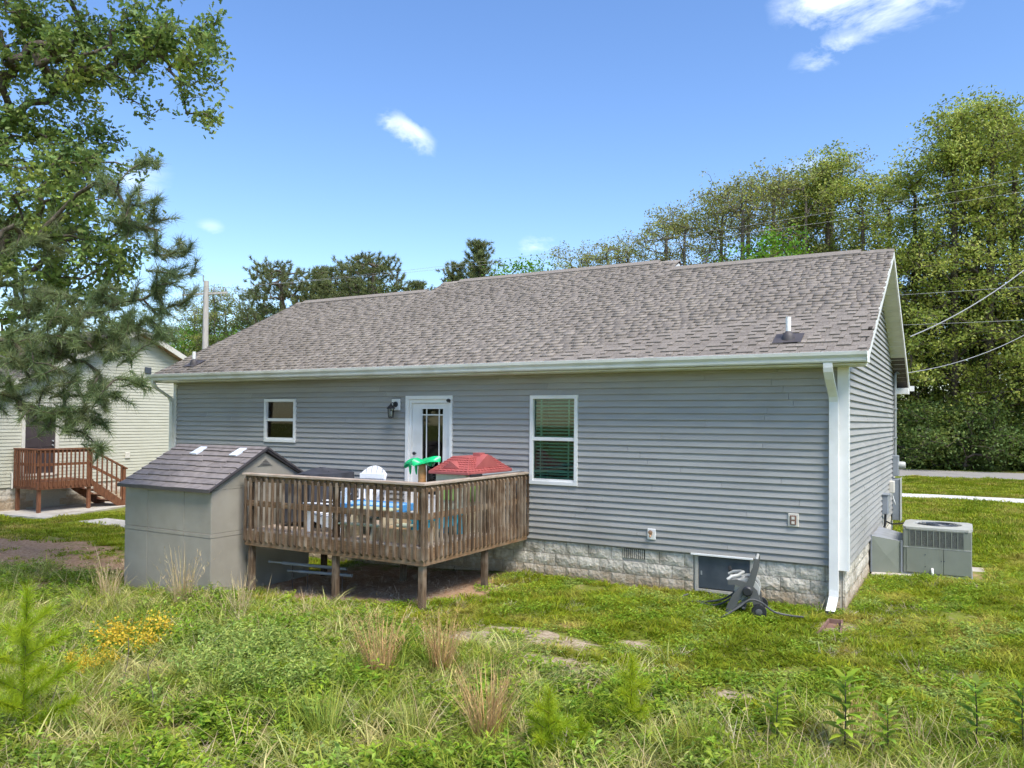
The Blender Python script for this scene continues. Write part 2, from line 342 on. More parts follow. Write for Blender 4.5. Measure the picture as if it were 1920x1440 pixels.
def np_mesh(name, m, V, polys, k):
    """mesh from numpy: V (n,3), polys (p,k) vertex indices"""
    me = bpy.data.meshes.new(name); V = np.asarray(V, np.float32); polys = np.asarray(polys, np.int32)
    me.vertices.add(len(V)); me.vertices.foreach_set('co', V.ravel())
    me.loops.add(polys.size); me.loops.foreach_set('vertex_index', polys.ravel())
    me.polygons.add(len(polys)); me.polygons.foreach_set('loop_start', np.arange(0, polys.size, k, dtype=np.int32))
    me.update(calc_edges=True); me.materials.append(MATS[m]); return me


def np_obj(name, m, V, polys, k, parent=None, smooth=False):
    me = np_mesh(name, m, V, polys, k)
    if smooth: me.polygons.foreach_set('use_smooth', [True] * len(me.polygons))
    o = bpy.data.objects.new(name, me); COL.objects.link(o); o.parent = parent; return o


# ------------------------------------------------------------------ ground
def sstep(a, b, x): t = np.clip((x - a) / (b - a), 0, 1); return t * t * (3 - 2 * t)


def gz(x, y):
    x = np.asarray(x, float); y = np.asarray(y, float)
    z = .06 - .20 * sstep(-5.0, -9.5, x) - .06 * sstep(-1.5, -6.0, y) - .05 * sstep(9, 18, y)
    z = z + .05 * sstep(-.5, 1.0, x) * sstep(-2, 2, y) * (1 - sstep(6, 14, y))
    z = z + .018 * np.sin(x * 1.7 + .6 * y) * np.cos(y * 1.3 - .4 * x) + .012 * np.sin(x * 4.1 + 1.0) * np.sin(y * 3.7)
    near = (1 - sstep(1.0, 4.0, np.abs(y - 36))) + (1 - sstep(.8, 1.6, np.abs(y - 21)))
    z = z * (1 - np.clip(near, 0, 1)) - .02 * np.clip(near, 0, 1)
    ditch = -.16 * np.exp(-((y - 28.0) / 1.6) ** 2)
    return z + ditch


def axis_pts(segs):
    out = []
    for a, b, d in segs: out += list(np.arange(a, b, d))
    out.append(segs[-1][1]); return np.array(out)


gx = axis_pts([(-900, -100, 60), (-100, -30, 5), (-30, -14, .8), (-14, 5, .16), (5, 14, .6), (14, 60, 5), (60, 900, 60)])
gy = axis_pts([(-300, -40, 40), (-40, -10, 3), (-10, 6, .16), (6, 24, .5), (24, 45, .7), (45, 100, 5), (100, 1500, 70)])
XX, YY = np.meshgrid(gx, gy); ZZ = gz(XX, YY); nx = len(gx); ny = len(gy)
idx = np.arange(nx * ny).reshape(ny, nx)
gp = np.stack([idx[:-1, :-1], idx[:-1, 1:], idx[1:, 1:], idx[1:, :-1]], -1).reshape(-1, 4)
m = bpy.data.materials.new('ground'); m.use_nodes = True; MATS['ground'] = m
N = m.node_tree.nodes; L = m.node_tree.links; b = N['Principled BSDF']; b.inputs['Roughness'].default_value = 1; b.inputs['Specular IOR Level'].default_value = .1
g = N.new('ShaderNodeNewGeometry')


def nz(scale, detail=5, rough=.6):
    n = N.new('ShaderNodeTexNoise'); n.inputs['Scale'].default_value = scale; n.inputs['Detail'].default_value = detail; n.inputs['Roughness'].default_value = rough; L.new(g.outputs['Position'], n.inputs['Vector']); return n.outputs[0]


def rng_(a, lo, hi, o0=0., o1=1.):
    r = N.new('ShaderNodeMapRange'); r.interpolation_type = 'SMOOTHSTEP'; r.inputs[1].default_value = lo; r.inputs[2].default_value = hi; r.inputs[3].default_value = o0; r.inputs[4].default_value = o1; L.new(a, r.inputs[0]); return r.outputs[0]


def mixc_(f, a, b_):
    n = N.new('ShaderNodeMix'); n.data_type = 'RGBA'; L.new(f, n.inputs[0])
    for s, v in ((6, a), (7, b_)):
        if isinstance(v, tuple): n.inputs[s].default_value = (*v, 1)
        else: L.new(v, n.inputs[s])
    return n.outputs[2]


def mth(op, a, b_=None):
    n = N.new('ShaderNodeMath'); n.operation = op
    for i, v in enumerate((a, b_)):
        if v is None: continue
        if isinstance(v, (int, float)): n.inputs[i].default_value = v
        else: L.new(v, n.inputs[i])
    return n.outputs[0]


sp = N.new('ShaderNodeSeparateXYZ'); L.new(g.outputs['Position'], sp.inputs[0])


def spot(cx, cy, rx, ry, wob=.5):
    """irregular worn patch of soil"""
    u = mth('DIVIDE', mth('SUBTRACT', sp.outputs[0], cx), rx); v = mth('DIVIDE', mth('SUBTRACT', sp.outputs[1], cy), ry)
    d = mth('ADD', mth('MULTIPLY', u, u), mth('MULTIPLY', v, v)); d = mth('ADD', d, mth('MULTIPLY', mth('SUBTRACT', SPN, .5), 6 * wob))
    return rng_(d, 1.15, .6)


SPN = nz(2.6, 6, .7)
turf = mixc_(rng_(nz(1.1), .35, .65), (.11, .14, .02), (.18, .205, .032))
turf = mixc_(rng_(nz(9, 6), .48, .66), turf, (.24, .205, .085))
soil = mixc_(rng_(nz(14, 6), .35, .65), (.28, .165, .095), (.42, .275, .17))
sand = mixc_(rng_(nz(18, 6), .35, .65), (.27, .205, .13), (.42, .335, .235))
col = mixc_(rng_(nz(.9, 6), .58, .70), turf, soil)
for args in ((-7.0, -1.7, 2.6, 1.75, .35), (-15.4, -2.6, 3.6, 1.5, .5), (-12.6, -3.0, 1.3, .7, .6), (-11.8, -4.3, .8, .4, .6), (-5.2, -3.5, 1.3, .45, .5)): col = mixc_(spot(*args), col, soil)
for args in ((-3.75, -3.75, .55, .26, .7), (-2.75, -3.35, .55, .22, .7), (-1.95, -3.0, .30, .18, .6), (-2.45, -4.1, .5, .22, .7), (-3.3, -3.2, .45, .16, .6), (-.5, -4.1, .22, .14, .5), (.05, -1.0, .35, .35, .4)): col = mixc_(spot(*args), col, sand)
L.new(col, b.inputs['Base Color'])
bp = N.new('ShaderNodeBump'); bp.inputs['Strength'].default_value = .6; bp.inputs['Distance'].default_value = .03; L.new(nz(40, 6), bp.inputs['Height']); L.new(bp.outputs[0], b.inputs['Normal'])
o = np_obj('ground', 'ground', np.stack([XX.ravel(), YY.ravel(), ZZ.ravel()], 1), gp, 4, smooth=True); tag(o, 'green lawn and bare soil around the houses', None, kind='structure')
tag(MB().box(-200, 200, 32.6, 39.2, -.15, .012).build('road', 'asphalt'), kind='structure')
me_slab = MB().bbox(0, 1.496, 19.9, 21.6, -.12, .03, .008)
sw = bpy.data.objects.new('sidewalk', None); COL.objects.link(sw); tag(sw, kind='structure'); ROOTLOC[sw.name] = (0, 0, 0)
mslab = me_slab.mesh('slab', 'walk')
for i in range(-22, 14): inst('slab', mslab, sw, (i * 1.5, 0, random.uniform(-.004, .004)))

# ------------------------------------------------------------------ the grey house
HX0, HX1, HY1 = -14.30, 0.0, 8.30            # back wall on y = 0, right wall on x = 0
S0, EXPO = 0.68, 0.1016                      # bottom of the siding, exposure of a course
RY, RZ, EY, EZ = 4.10, 5.88, -0.42, 3.635    # ridge and eave of the roof plane
SLOPE = (RZ - EZ) / (RY - EY)
RX0, RX1 = -14.62, 0.325
house = thing('house', 'single-storey house with grey vinyl siding and brown shingle roof behind the deck', 'house')
wall = MB()
wall.box(HX0 + .02, HX1 - .02, .02, .16, S0 - .02, 3.50)
wall.box(HX0 + .02, HX1 - .02, HY1 - .16, HY1 - .02, -.2, 3.50)
for xa in (HX0 + .02, HX1 - .16):
    wall.extr([(.16, -.2 if xa < -1 else S0 - .02), (HY1 - .16, -.2 if xa < -1 else S0 - .02), (HY1 - .16, 3.40), (4.13, 5.66), (.16, 3.68)], 'x', xa, xa + .14)
# openings are cut out of the back wall
OPEN = [(-11.399, -10.49, 2.19, 3.093), (-7.662, -6.608, .92, 3.128), (-5.008, -4.108, 1.605, 3.116), (-8.0, -7.79, 2.85, 3.08)]
wall.v = []; wall.f = []
xs = [HX0 + .02] + [q for o_ in sorted(OPEN[:3]) for q in (o_[0] + .03, o_[1] - .03)] + [HX1 - .02]
for i in range(0, len(xs), 2): wall.box(xs[i], xs[i + 1], .02, .16, S0 - .02, 3.50)
for a, b_, c, d in OPEN[:3]:
    wall.box(a + .03, b_ - .03, .02, .16, d - .03, 3.50)
    if c > 1: wall.box(a + .03, b_ - .03, .02, .16, S0 - .02, c + .03)
wall.box(HX0 + .02, HX1 - .02, HY1 - .16, HY1 - .02, -.2, 3.50)
for xa in (HX0 + .02, HX1 - .16):
    zb = S0 - .02
    wall.extr([(.163, zb), (HY1 - .163, zb), (HY1 - .163, 3.44), (4.13, 5.66), (.163, 3.70)], 'x', xa, xa + .14)
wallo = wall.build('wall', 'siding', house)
tag(wallo, 'grey vinyl-sided wall')
# unit boards: lapped profile, 1 m long (scaled in length)
BP = [(-.036, 0.0), (-.038, .006), (-.005, EXPO + .014), (.0, EXPO + .014), (.0, .006)]
ub_x = MB().extr(BP, 'x', 0, 1).mesh('siding_board', 'siding')
ub_y = MB().extr([(-p[0], p[1]) for p in BP], 'y', 0, 1).mesh('siding_board', 'siding')


def seg_sub(segs, a, b_):
    out = []
    for s, e in segs:
        if b_ <= s or a >= e: out.append((s, e)); continue
        if a > s: out.append((s, a))
        if b_ < e: out.append((b_, e))
    return out


k = 0
while S0 + k * EXPO < 3.46:
    z = S0 + k * EXPO; segs = [(HX0 + .05, HX1 - .10)]; extra = []
    for a, b_, c, d in OPEN:
        if z < d - .01 and z + EXPO > c + .01:
            segs = seg_sub(segs, a, b_)
            if z + EXPO > d + .02: extra.append((a, b_, d + .003, (z + EXPO - d) / EXPO))
            if z < c - .02: extra.append((a, b_, z, (c - z) / EXPO * .9))
    for s, e in segs:
        x = s; first = True
        while x < e - .01:
            ln = (random.uniform(.8, 3.6) if first else 3.66); first = False
            if e - (x + ln) < .5: ln = e - x
            inst('siding_board', ub_x, wallo, (x, random.uniform(-.0012, .0012), z), (ln - (.004 if x + ln < e - .01 else 0), 1, 1)); x += ln
    for a, b_, zz, sc in extra: inst('siding_board', ub_x, wallo, (a, .004, zz), (b_ - a, 1, max(sc, .1) * .86))
    k += 1
k = 0
while S0 + k * EXPO < 5.7:
    z = S0 + k * EXPO; zt = z + EXPO
    ya, yb = .10, HY1 - .10
    if zt > 3.5: ya = max(ya, (zt - EZ) / SLOPE + EY + .10); yb = min(yb, 2 * 4.15 - ya)
    if yb - ya < .25: break
    y = ya; first = True
    while y < yb - .01:
        ln = (.35 + (k * .83) % 2.9 if first else 3.05); first = False
        if yb - (y + ln) < .4: ln = yb - y
        inst('siding_board', ub_y, wallo, (random.uniform(-.0012, .0012), y, z), (1, ln - (.004 if y + ln < yb - .01 else 0), 1)); y += ln
    k += 1
# corner posts
for x0, x1, ya, yb in ((HX1 - .10, HX1 + .045, -.048, -.012), (HX0 - .03, HX0 + .06, -.048, -.012)):
    MB().box(x0, x1, ya, yb, S0 - .05, 3.47).build('corner_post', 'white', house)
MB().box(HX1 + .008, HX1 + .045, -.0118, .095, S0 - .05, 3.57).build('corner_post', 'white', house)
MB().box(HX1 + .008, HX1 + .045, HY1 - .10, HY1 + .03, S0 - .05, 3.50).build('corner_post', 'white', house)
# foundation with split-face blocks
fnd = MB(); fnd.box(HX0 + .05, -2.10, .035, .20, -.35, S0 - .02); fnd.box(-1.30, HX1 - .05, .035, .20, -.35, S0 - .02); fnd.box(-2.10, -1.30, .035, .20, -.35, .15); fnd.box(-2.10, -1.30, .035, .20, .655, S0 - .02)
fnd.box(HX1 - .20, HX1 - .035, .201, HY1 - .05, -.35, S0 - .02); fnd.box(HX0 + .05, HX1 - .201, HY1 - .2, HY1 - .05, -.35, S0 - .02); fnd.box(HX0 + .05, HX0 + .2, .201, HY1 - .201, -.35, S0 - .02)
fo = fnd.build('foundation', 'mortar', house)
BL, BH = .397, .195


def block_mesh(seed, ln=BL):
    r = random.Random(seed); nx_, nz_ = (7, 4) if ln > .3 else (4, 4); vs = []
    for j in range(nz_):
        for i in range(nx_):
            e = i in (0, nx_ - 1) or j in (0, nz_ - 1)
            vs.append((ln * i / (nx_ - 1) + (0 if e else r.uniform(-.015, .015)), -(.004 if e else r.uniform(.008, .022)), BH * j / (nz_ - 1) + (0 if e else r.uniform(-.012, .012))))
    fs = []
    for j in range(nz_ - 1):
        for i in range(nx_ - 1):
            a = j * nx_ + i; q = (a, a + 1, a + nx_ + 1, a + nx_)
            fs += [(q[0], q[1], q[2]), (q[0], q[2], q[3])] if (i + j) % 2 else [(q[0], q[1], q[3]), (q[1], q[2], q[3])]
    rim = [i for i in range(nx_)] + [nx_ - 1 + nx_ * j for j in range(1, nz_)] + [nx_ * nz_ - 1 - i for i in range(1, nx_)] + [nx_ * j for j in range(nz_ - 2, 0, -1)]
    bk = len(vs); vs += [(vs[i][0], .03, vs[i][2]) for i in rim]; n = len(rim)
    fs += [(rim[i], bk + i, bk + (i + 1) % n, rim[(i + 1) % n]) for i in range(n)]
    return MB().raw(vs, fs).mesh('block', 'block')


bmesh_full = [block_mesh(i) for i in range(9)]; bmesh_half = [block_mesh(50 + i, .19) for i in range(4)]
HOLES = [(-3.335, -2.945, .50, .70), (-2.17, -1.27, .10, .70)]
for row in range(4):
    z = S0 - .022 - (row + 1) * .203; x = HX0 + .03 + (0 if row % 2 else .2)
    if not row % 2: inst('block', random.choice(bmesh_half), fo, (HX0 + .03, .012, z))
    while x < HX1 - .12:
        half = x + .40 > HX1 - .03
        ln = .19 if half else BL
        hole = [h for h in HOLES if x < h[1] and x + ln > h[0] and z + .1 < h[3] and z + .1 > h[2]]
        if hole:
            h = hole[0]
            if h[0] - x > .06: inst('block', random.choice(bmesh_half), fo, (x, .012, z), ((h[0] - x) / .19, 1, 1))
            if x + ln - h[1] > .06: inst('block', random.choice(bmesh_half), fo, (h[1], .012, z), ((x + ln - h[1]) / .19, 1, 1))
        else: inst('block', random.choice(bmesh_half if half else bmesh_full), fo, (x, .012, z))
        x += .203 if half else .406
    y = .03 + (.2 if row % 2 else 0)
    if row % 2: inst('block', random.choice(bmesh_half), fo, (-.012, .03, z), rot=(0, 0, R(90)))
    while y < HY1 - .3: inst('block', random.choice(bmesh_full), fo, (-.012, y, z), rot=(0, 0, R(90))); y += .406
# foundation vent, crawl-space door
fv = MB()
fv.box(-3.325, -2.955, .03, .034, .50, .655)
fvo = fv.build('foundation_vent', 'black', house)
for i in range(11): MB().box(-3.318 + i * .0335, -3.302 + i * .0335, .004, .0295, .505, .650).build('louvre', 'block', fvo)
cdo = MB().bbox(-2.085, -1.315, .012, .034, .165, .645).build('crawl_door', 'dark_panel', house)
MB().box(-2.135, -2.087, .0, .034, .15, .652).box(-1.313, -1.265, 0, .034, .15, .652).box(-2.135, -1.265, -.004, .0338, .11, .148).build('door_frame', 'mortar', cdo)
MB().bbox(-2.19, -1.255, -.06, -.0385, .66, .69).build('lintel_strip', 'white', house)
MB().box(-2.05, -2.03, .004, .0115, .36, .42).build('latch', 'galvanised', cdo)

# roof structure
rf = MB()
z0 = EZ - .03
rf.extr([(EY, EZ - .012), (EY, EZ - .13), (RY, RZ - .13), (2 * RY - EY + .1, EZ - .18), (2 * RY - EY + .1, EZ - .062), (RY, RZ - .012)], 'x', RX0, RX1)
roof = rf.build('roof', 'shingle_dark', house); tag(roof, 'brown dimensional-shingle gable roof')
# raised middle part of the ridge: the back plane runs on to a higher ridge
MY, MZ, MX0, MX1 = 4.70, RZ + (4.70 - RY) * SLOPE, -10.12, -3.90
MB().extr([(RY - .25, RZ - .25 * SLOPE - .014), (MY, MZ - .012), (MY + 1.6, MZ - 1.6 * SLOPE - .012), (MY + 1.6, MZ - 1.6 * SLOPE - .25), (RY - .2, RZ - .5)], 'x', MX0 + .05, MX1 - .05).build('raised_ridge', 'shingle_dark', house)
for xa in (MX0 + .03, MX1 - .049):
    MB().extr([(RY - .22, RZ - .24 * SLOPE - .03), (MY, MZ - .05), (MY + 1.6, MZ - 1.6 * SLOPE - .05), (MY + 1.6, MZ - 1.6 * SLOPE - .3), (RY, RZ - .5)], 'x', xa, xa + .02).build('ridge_gable', 'white', house)
# shingles: wedge-shaped tabs in courses
CE = .1437; ca = math.atan(SLOPE)


def tab(w, t):
    """one shingle tab lying on the slope (x along the course, y up the slope, z off the deck)"""
    return [(0, 0, .0), (w, 0, .0), (w, CE + .035, -.002), (0, CE + .035, -.002), (.004, .0, t), (w - .004, .0, t), (w - .002, CE + .035, .003), (.002, CE + .035, .003)]


TF = [(3, 2, 1, 0), (4, 5, 6, 7), (0, 1, 5, 4), (1, 2, 6, 5), (2, 3, 7, 6), (3, 0, 4, 7)]
WID = (.09, .12, .15, .19, .24); THK = (.007, .024)
tabm = {(w, t): MB().raw(tab(w, t), TF).mesh('shingle', 'shingle' if t > .01 else 'shingle_low') for w in WID for t in THK}
cells = []; SL = math.hypot(RY - EY, RZ - EZ); rr = random.Random(3)
ncourse = int((SL + .75) / CE) + 1
for i in range(ncourse):
    v0 = -.02 + i * CE
    if v0 < SL - .05: ranges = [(RX0 - .012, RX1 + .014)]
    else: ranges = []
    if v0 >= SL - .05 and v0 < SL + (MY - RY) / math.cos(ca) - .05: ranges = [(MX0, MX1)]
    for xa, xb in ranges:
        hi = 0
        x = xa
        while x < xb - .02:
            w = rr.choice(WID); hi = (1 - hi) if rr.random() < .8 else hi
            if xb - x < .09: w = .09; x = xb - .09
            elif x + w > xb: w = max(q for q in WID if q <= xb - x)
            cells.append((x, v0, w, THK[hi])); x += w + .0015


def on_slope(x, v, h=0.0): return (x, EY + v * math.cos(ca) - h * math.sin(ca), EZ + v * math.sin(ca) + h * math.cos(ca))


cells.sort(key=lambda c: sum((a - b_) ** 2 for a, b_ in zip(on_slope(c[0], c[1]), CAM)))
for x, v, w, t in cells[:300]:
    inst('shingle', tabm[(w, t)], roof, on_slope(x, v), rot=(ca, 0, 0))
for t_, mt_n, lab in ((THK[0], 'shingle_low', 'darker lower shingle tabs over the rest of the roof'), (THK[1], 'shingle', 'raised brown shingle tabs over the rest of the roof')):
    V = []; F = []
    for n, (x, v, w, t) in enumerate([c for c in cells[300:] if c[3] == t_]):
        V += [on_slope(x + p[0], v + p[1], p[2]) for p in tab(w, t)]; F += [tuple(8 * n + q for q in f) for f in TF]
    o = np_obj('shingle_field', mt_n, V, F, 4, roof); tag(o, lab, kind='stuff')


def ridge_caps(x0, x1, y, z):
    cap = MB().raw([(0, -.15, -.15 * SLOPE + .022), (0, 0, .030), (0, .15, -.15 * SLOPE + .022), (.33, -.15, -.15 * SLOPE + .012), (.33, 0, .018), (.33, .15, -.15 * SLOPE + .012), (0, -.15, -.15 * SLOPE), (0, 0, .008), (0, .15, -.15 * SLOPE), (.33, -.15, -.15 * SLOPE), (.33, 0, .006), (.33, .15, -.15 * SLOPE)],
                 [(0, 3, 4, 1), (1, 4, 5, 2), (0, 1, 7, 6), (1, 2, 8, 7), (3, 9, 10, 4), (4, 10, 11, 5), (0, 6, 9, 3), (2, 5, 11, 8)]).mesh('ridge_cap', 'shingle')
    x = x0
    while x < x1 - .05:
        inst('ridge_cap', cap, roof, (x, y, z)); x += .28 if x + .61 < x1 else x1 - .33 - x if x1 - .33 - x > .02 else 9
ridge_caps(RX0, MX0 + .2, RY, RZ); ridge_caps(MX1 - .1, RX1, RY, RZ); ridge_caps(MX0, MX1, MY, MZ)
# raised vent strips along the ridges
for xa, xb, y, z in ((RX0 + .25, MX0 - .05, RY, RZ), (MX1 + .02, RX1 - .55, RY, RZ), (MX0 + .5, MX1 - .45, MY, MZ)):
    MB().raw([(xa, y - .14, z - .14 * SLOPE + .02), (xa, y, z + .05), (xa, y + .14, z - .14 * SLOPE + .02), (xb, y - .14, z - .14 * SLOPE + .02), (xb, y, z + .05), (xb, y + .14, z - .14 * SLOPE + .02), (xa, y - .145, z - .14 * SLOPE + .035), (xa, y, z + .062), (xa, y + .145, z - .14 * SLOPE + .035), (xb, y - .145, z - .14 * SLOPE + .035), (xb, y, z + .062), (xb, y + .145, z - .14 * SLOPE + .035)],
             [(6, 9, 10, 7), (7, 10, 11, 8), (0, 3, 9, 6), (2, 8, 11, 5), (0, 6, 7, 1), (1, 7, 8, 2), (3, 4, 10, 9), (4, 5, 11, 10)]).build('ridge_vent', 'shingle_low', roof)
# fascia, soffit, drip edge, gutter
MB().box(RX0 + .01, RX1 - .01, EY + .005, EY + .03, 3.475, EZ - .135).build('fascia', 'gutter', house)
MB().box(HX0 - .3, HX1 + .28, EY + .032, -.0005, 3.472, 3.490).build('soffit', 'soffit', house)
GP = [(EY, 3.655), (EY, 3.505), (EY - .075, 3.505), (EY - .088, 3.525), (EY - .090, 3.565), (EY - .118, 3.605), (EY - .122, 3.648), (EY - .108, 3.650), (EY - .104, 3.61), (EY - .078, 3.565), (EY - .075, 3.518), (EY - .012, 3.518), (EY - .012, 3.655)]
go = MB().extr(GP, 'x', RX0 - .02, RX1 + .0).build('gutter', 'gutter', house)
for xa in (RX0 - .024, RX1 + .0005): MB().extr([(EY - .001, 3.655), (EY - .001, 3.504), (EY - .076, 3.504), (EY - .092, 3.525), (EY - .12, 3.60), (EY - .123, 3.65)], 'x', xa, xa + .004).build('end_cap', 'white', go)
MB().box(RX0, RX1 - .1, EY - .013, EY + .02, 3.656, 3.662).build('drip_edge', 'white', house)
# rake boards, sloped soffits and eave returns on both gable ends
for s, xe, xw in ((1, RX1, HX1), (-1, RX0, HX0)):
    xi, xo = sorted((xe - s * .022, xe + s * .004))
    MB().extr([(EY, EZ - .006), (EY, EZ - .155), (RY, RZ - .155), (2 * RY - EY + .1, EZ - .205), (2 * RY - EY + .1, EZ - .056), (RY, RZ - .004)], 'x', xi, xo).build('rake_board', 'white', house)
    xi, xo = sorted((xw + s * .024, xe - s * .024)); h = .145
    yb = 2 * RY - EY + .1; npan = 26
    for half in (0, 1):
        so_ = MB().raw([(xi, EY + .03 if not half else yb - .03, EZ - h - .01), (xo, EY + .03 if not half else yb - .03, EZ - h - .01), (xo, RY, RZ - h - .01), (xi, RY, RZ - h - .01),
                        (xi, EY + .03 if not half else yb - .03, EZ - h + .008), (xo, EY + .03 if not half else yb - .03, EZ - h + .008), (xo, RY, RZ - h + .008), (xi, RY, RZ - h + .008)], TF).build('rake_soffit', 'soffit', house)
        for q in range(1, npan):   # grooves between the soffit panels: thin raised laps
            t = q / npan; y = (EY + .03 if not half else yb - .03) * (1 - t) + RY * t; z = (EZ - h - .01) * (1 - t) + (RZ - h - .01) * t
            MB().box(xi + .004, xo - .004, y - .006, y + .006, z - .006, z + .004).build('soffit_lap', 'soffit', so_)
    MB().bbox(min(xw + s * .024, xe), max(xw + s * .024, xe), 8.30, 2 * RY - EY + .10, 3.36, 3.50).build('eave_return', 'white', house)
    MB().bbox(min(xe - .0, xe + s * .012), max(xe, xe + s * .012), EY - .0, EY + .16, 3.50, 3.655).build('eave_return', 'white', house)
MB().box(HX0 - .3, HX1 + .42, 2 * RY - EY + .105, 2 * RY - EY + .215, 3.44, 3.56).build('gutter', 'white', house)
# downspouts
def downspout(pts, w=.075, d=.055):
    m_ = MB()
    P_ = [Vector(p) for p in pts]; vs = []
    for i, p in enumerate(P_):
        vs += [(p.x - w / 2, p.y - d / 2 if abs(0) < 1 else 0, p.z), (p.x + w / 2, p.y - d / 2, p.z), (p.x + w / 2, p.y + d / 2, p.z), (p.x - w / 2, p.y + d / 2, p.z)]
    fs = [(4 * i + k_, 4 * i + (k_ + 1) % 4, 4 * i + 4 + (k_ + 1) % 4, 4 * i + 4 + k_) for i in range(len(P_) - 1) for k_ in range(4)]
    return m_.raw(vs, fs + [(3, 2, 1, 0)])
d1 = downspout([(-.165, -.455, 3.51), (-.165, -.455, 3.44), (-.163, -.44, 3.38), (-.158, -.36, 3.28), (-.150, -.22, 3.16), (-.143, -.11, 3.05), (-.142, -.078, 2.98), (-.142, -.075, 2.5), (-.142, -.075, .36), (-.142, -.085, .27), (-.150, -.16, .19), (-.158, -.27, .11)], .118, .08).build('downspout', 'white', house)
MB().box(-.205, -.079, -.056, -.0485, 2.66, 2.69).box(-.205, -.079, -.056, -.0485, .75, .78).build('strap', 'white', d1)
MB().raw([(-.204, -.315, .075), (-.112, -.315, .075), (-.112, -.26, .145), (-.204, -.26, .145)], [(0, 1, 2, 3)]).build('mouth', 'black', d1)
downspout([(-14.50, -.46, 3.51), (-14.50, -.45, 3.44), (-14.49, -.40, 3.36), (-14.42, -.26, 3.25), (-14.35, -.12, 3.14), (-14.33, -.08, 3.04), (-14.33, -.08, .2)], .085, .08).build('downspout', 'gutter', house)
# plumbing vents on the roof
for x, y, h in ((-.79, .10, .34), (-13.83, .10, .30)):
    zb = EZ + (y - EY) * SLOPE
    vp = MB().lathe([(.038, zb - .03), (.038, zb + h), (.032, zb + h), (.032, zb + h - .05)], (x, y, 0), n=14).build('vent_pipe', 'white', house, smooth=True)
    MB().lathe([(.095, zb - .01), (.09, zb + .05), (.07, zb + .10), (.042, zb + .125), (.0385, zb + .13)], (x, y, 0), n=16).build('vent_boot', 'shed_trim', vp, smooth=True)
    MB().raw([on_slope(x + a, (y - EY) / math.cos(ca) + b_, .024 + c) for a, b_, c in ((-.2, -.16, 0), (.2, -.16, 0), (.2, .2, 0), (-.2, .2, 0), (-.2, -.16, .006), (.2, -.16, .006), (.2, .2, .006), (-.2, .2, .006))], TF).build('flashing', 'shed_trim', vp)


# windows and door
def window(x0, x1, zb, zt, label, blinds, tint, lower_rail):
    w = MB(); f = .062
    w.bbox(x0, x1, -.054, .05, zt - f, zt).bbox(x0, x1, -.054, .05, zb, zb + f).bbox(x0, x0 + f, -.0535, .05, zb + f, zt - f).bbox(x1 - f, x1, -.0535, .05, zb + f, zt - f)
    wo_ = w.build('window', 'white', house); tag(wo_, label)
    zm = (zb + zt) / 2 + .015
    MB().bbox(x0 + f, x1 - f, -.030, .045, zm - .03, zm + .03).build('meeting_rail', 'white', wo_)
    MB().box(x0 + f, x1 - f, -.028, .0, zb + f, zb + f + .035).build('sash_rail', 'white', wo_)
    ix0, ix1 = x0 + f, x1 - f
    for za, zc, yy in ((zm + .03, zt - f, .012), (zb + f + .035, zm - .03, -.004)):
        MB().box(ix0, ix1, yy, yy + .004, za, zc).build('pane', tint, wo_)
        g_ = MB(); gw = .011
        for xg in (ix0 + .125, ix1 - .125): g_.box(xg - gw, xg + gw, yy + .006, yy + .014, za, zc)
        zg = zc - .12 if yy > 0 else za + .12
        g_.box(ix0, ix1, yy + .0065, yy + .0135, zg - gw, zg + gw)
        g_.build('grille', 'white' if not blinds else 'blind', wo_)
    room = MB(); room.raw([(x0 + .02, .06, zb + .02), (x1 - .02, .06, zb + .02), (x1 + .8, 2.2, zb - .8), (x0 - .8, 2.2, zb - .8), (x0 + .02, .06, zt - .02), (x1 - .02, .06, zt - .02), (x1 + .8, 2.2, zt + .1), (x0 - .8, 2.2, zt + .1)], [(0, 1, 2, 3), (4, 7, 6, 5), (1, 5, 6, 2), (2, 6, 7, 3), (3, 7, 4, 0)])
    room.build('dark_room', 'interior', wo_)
    if blinds:
        sm = MB().raw([(ix0 + .01, .045, 0), (ix1 - .01, .045, 0), (ix1 - .01, .073, .024), (ix0 + .01, .073, .024), (ix0 + .01, .0435, .003), (ix1 - .01, .0435, .003), (ix1 - .01, .0715, .027), (ix0 + .01, .0715, .027)], TF).mesh('blind_slat', 'blind')
        z = zb + f + .04
        while z < zt - f: inst('blind_slat', sm, wo_, (0, 0, z)); z += .058
        for xg in (ix0 + .14, ix1 - .14): MB().box(xg - .004, xg + .004, .042, .0445, zb + f, zt - f).build('blind_tape', 'blind', wo_)
    return wo_


window(-11.399, -10.49, 2.19, 3.093, 'small square white double-hung window', False, 'glass_dark', .03)
window(-5.008, -4.108, 1.605, 3.116, 'tall white double-hung window with slatted blinds', True, 'glass_green', .03)
dx0, dx1, dzb, dzt = -7.662, -6.608, .93, 3.128
dr = MB().bbox(dx0 + .115, dx1 - .075, .02, .062, dzb + .03, 2.995).v  # slab outline only used below
ds_ = MB(); a0, a1 = -7.545, -6.690; gx0, gx1, gz0, gz1 = -7.325, -6.85, 1.30, 2.885
ds_.box(a0, gx0, .022, .064, dzb + .03, 2.99).box(gx1, a1, .022, .064, dzb + .03, 2.99).box(gx0, gx1, .022, .064, gz1, 2.99).box(gx0, gx1, .022, .064, dzb + .03, gz0)
dro = ds_.build('door', 'white', house); tag(dro, 'white half-glazed back door')
fr_ = MB(); fr_.bbox(dx0, dx1, -.058, .02, 3.06, dzt).bbox(dx0, dx0 + .075, -.0575, .02, dzb, 3.06).bbox(dx1 - .06, dx1, -.0575, .02, dzb, 3.06)
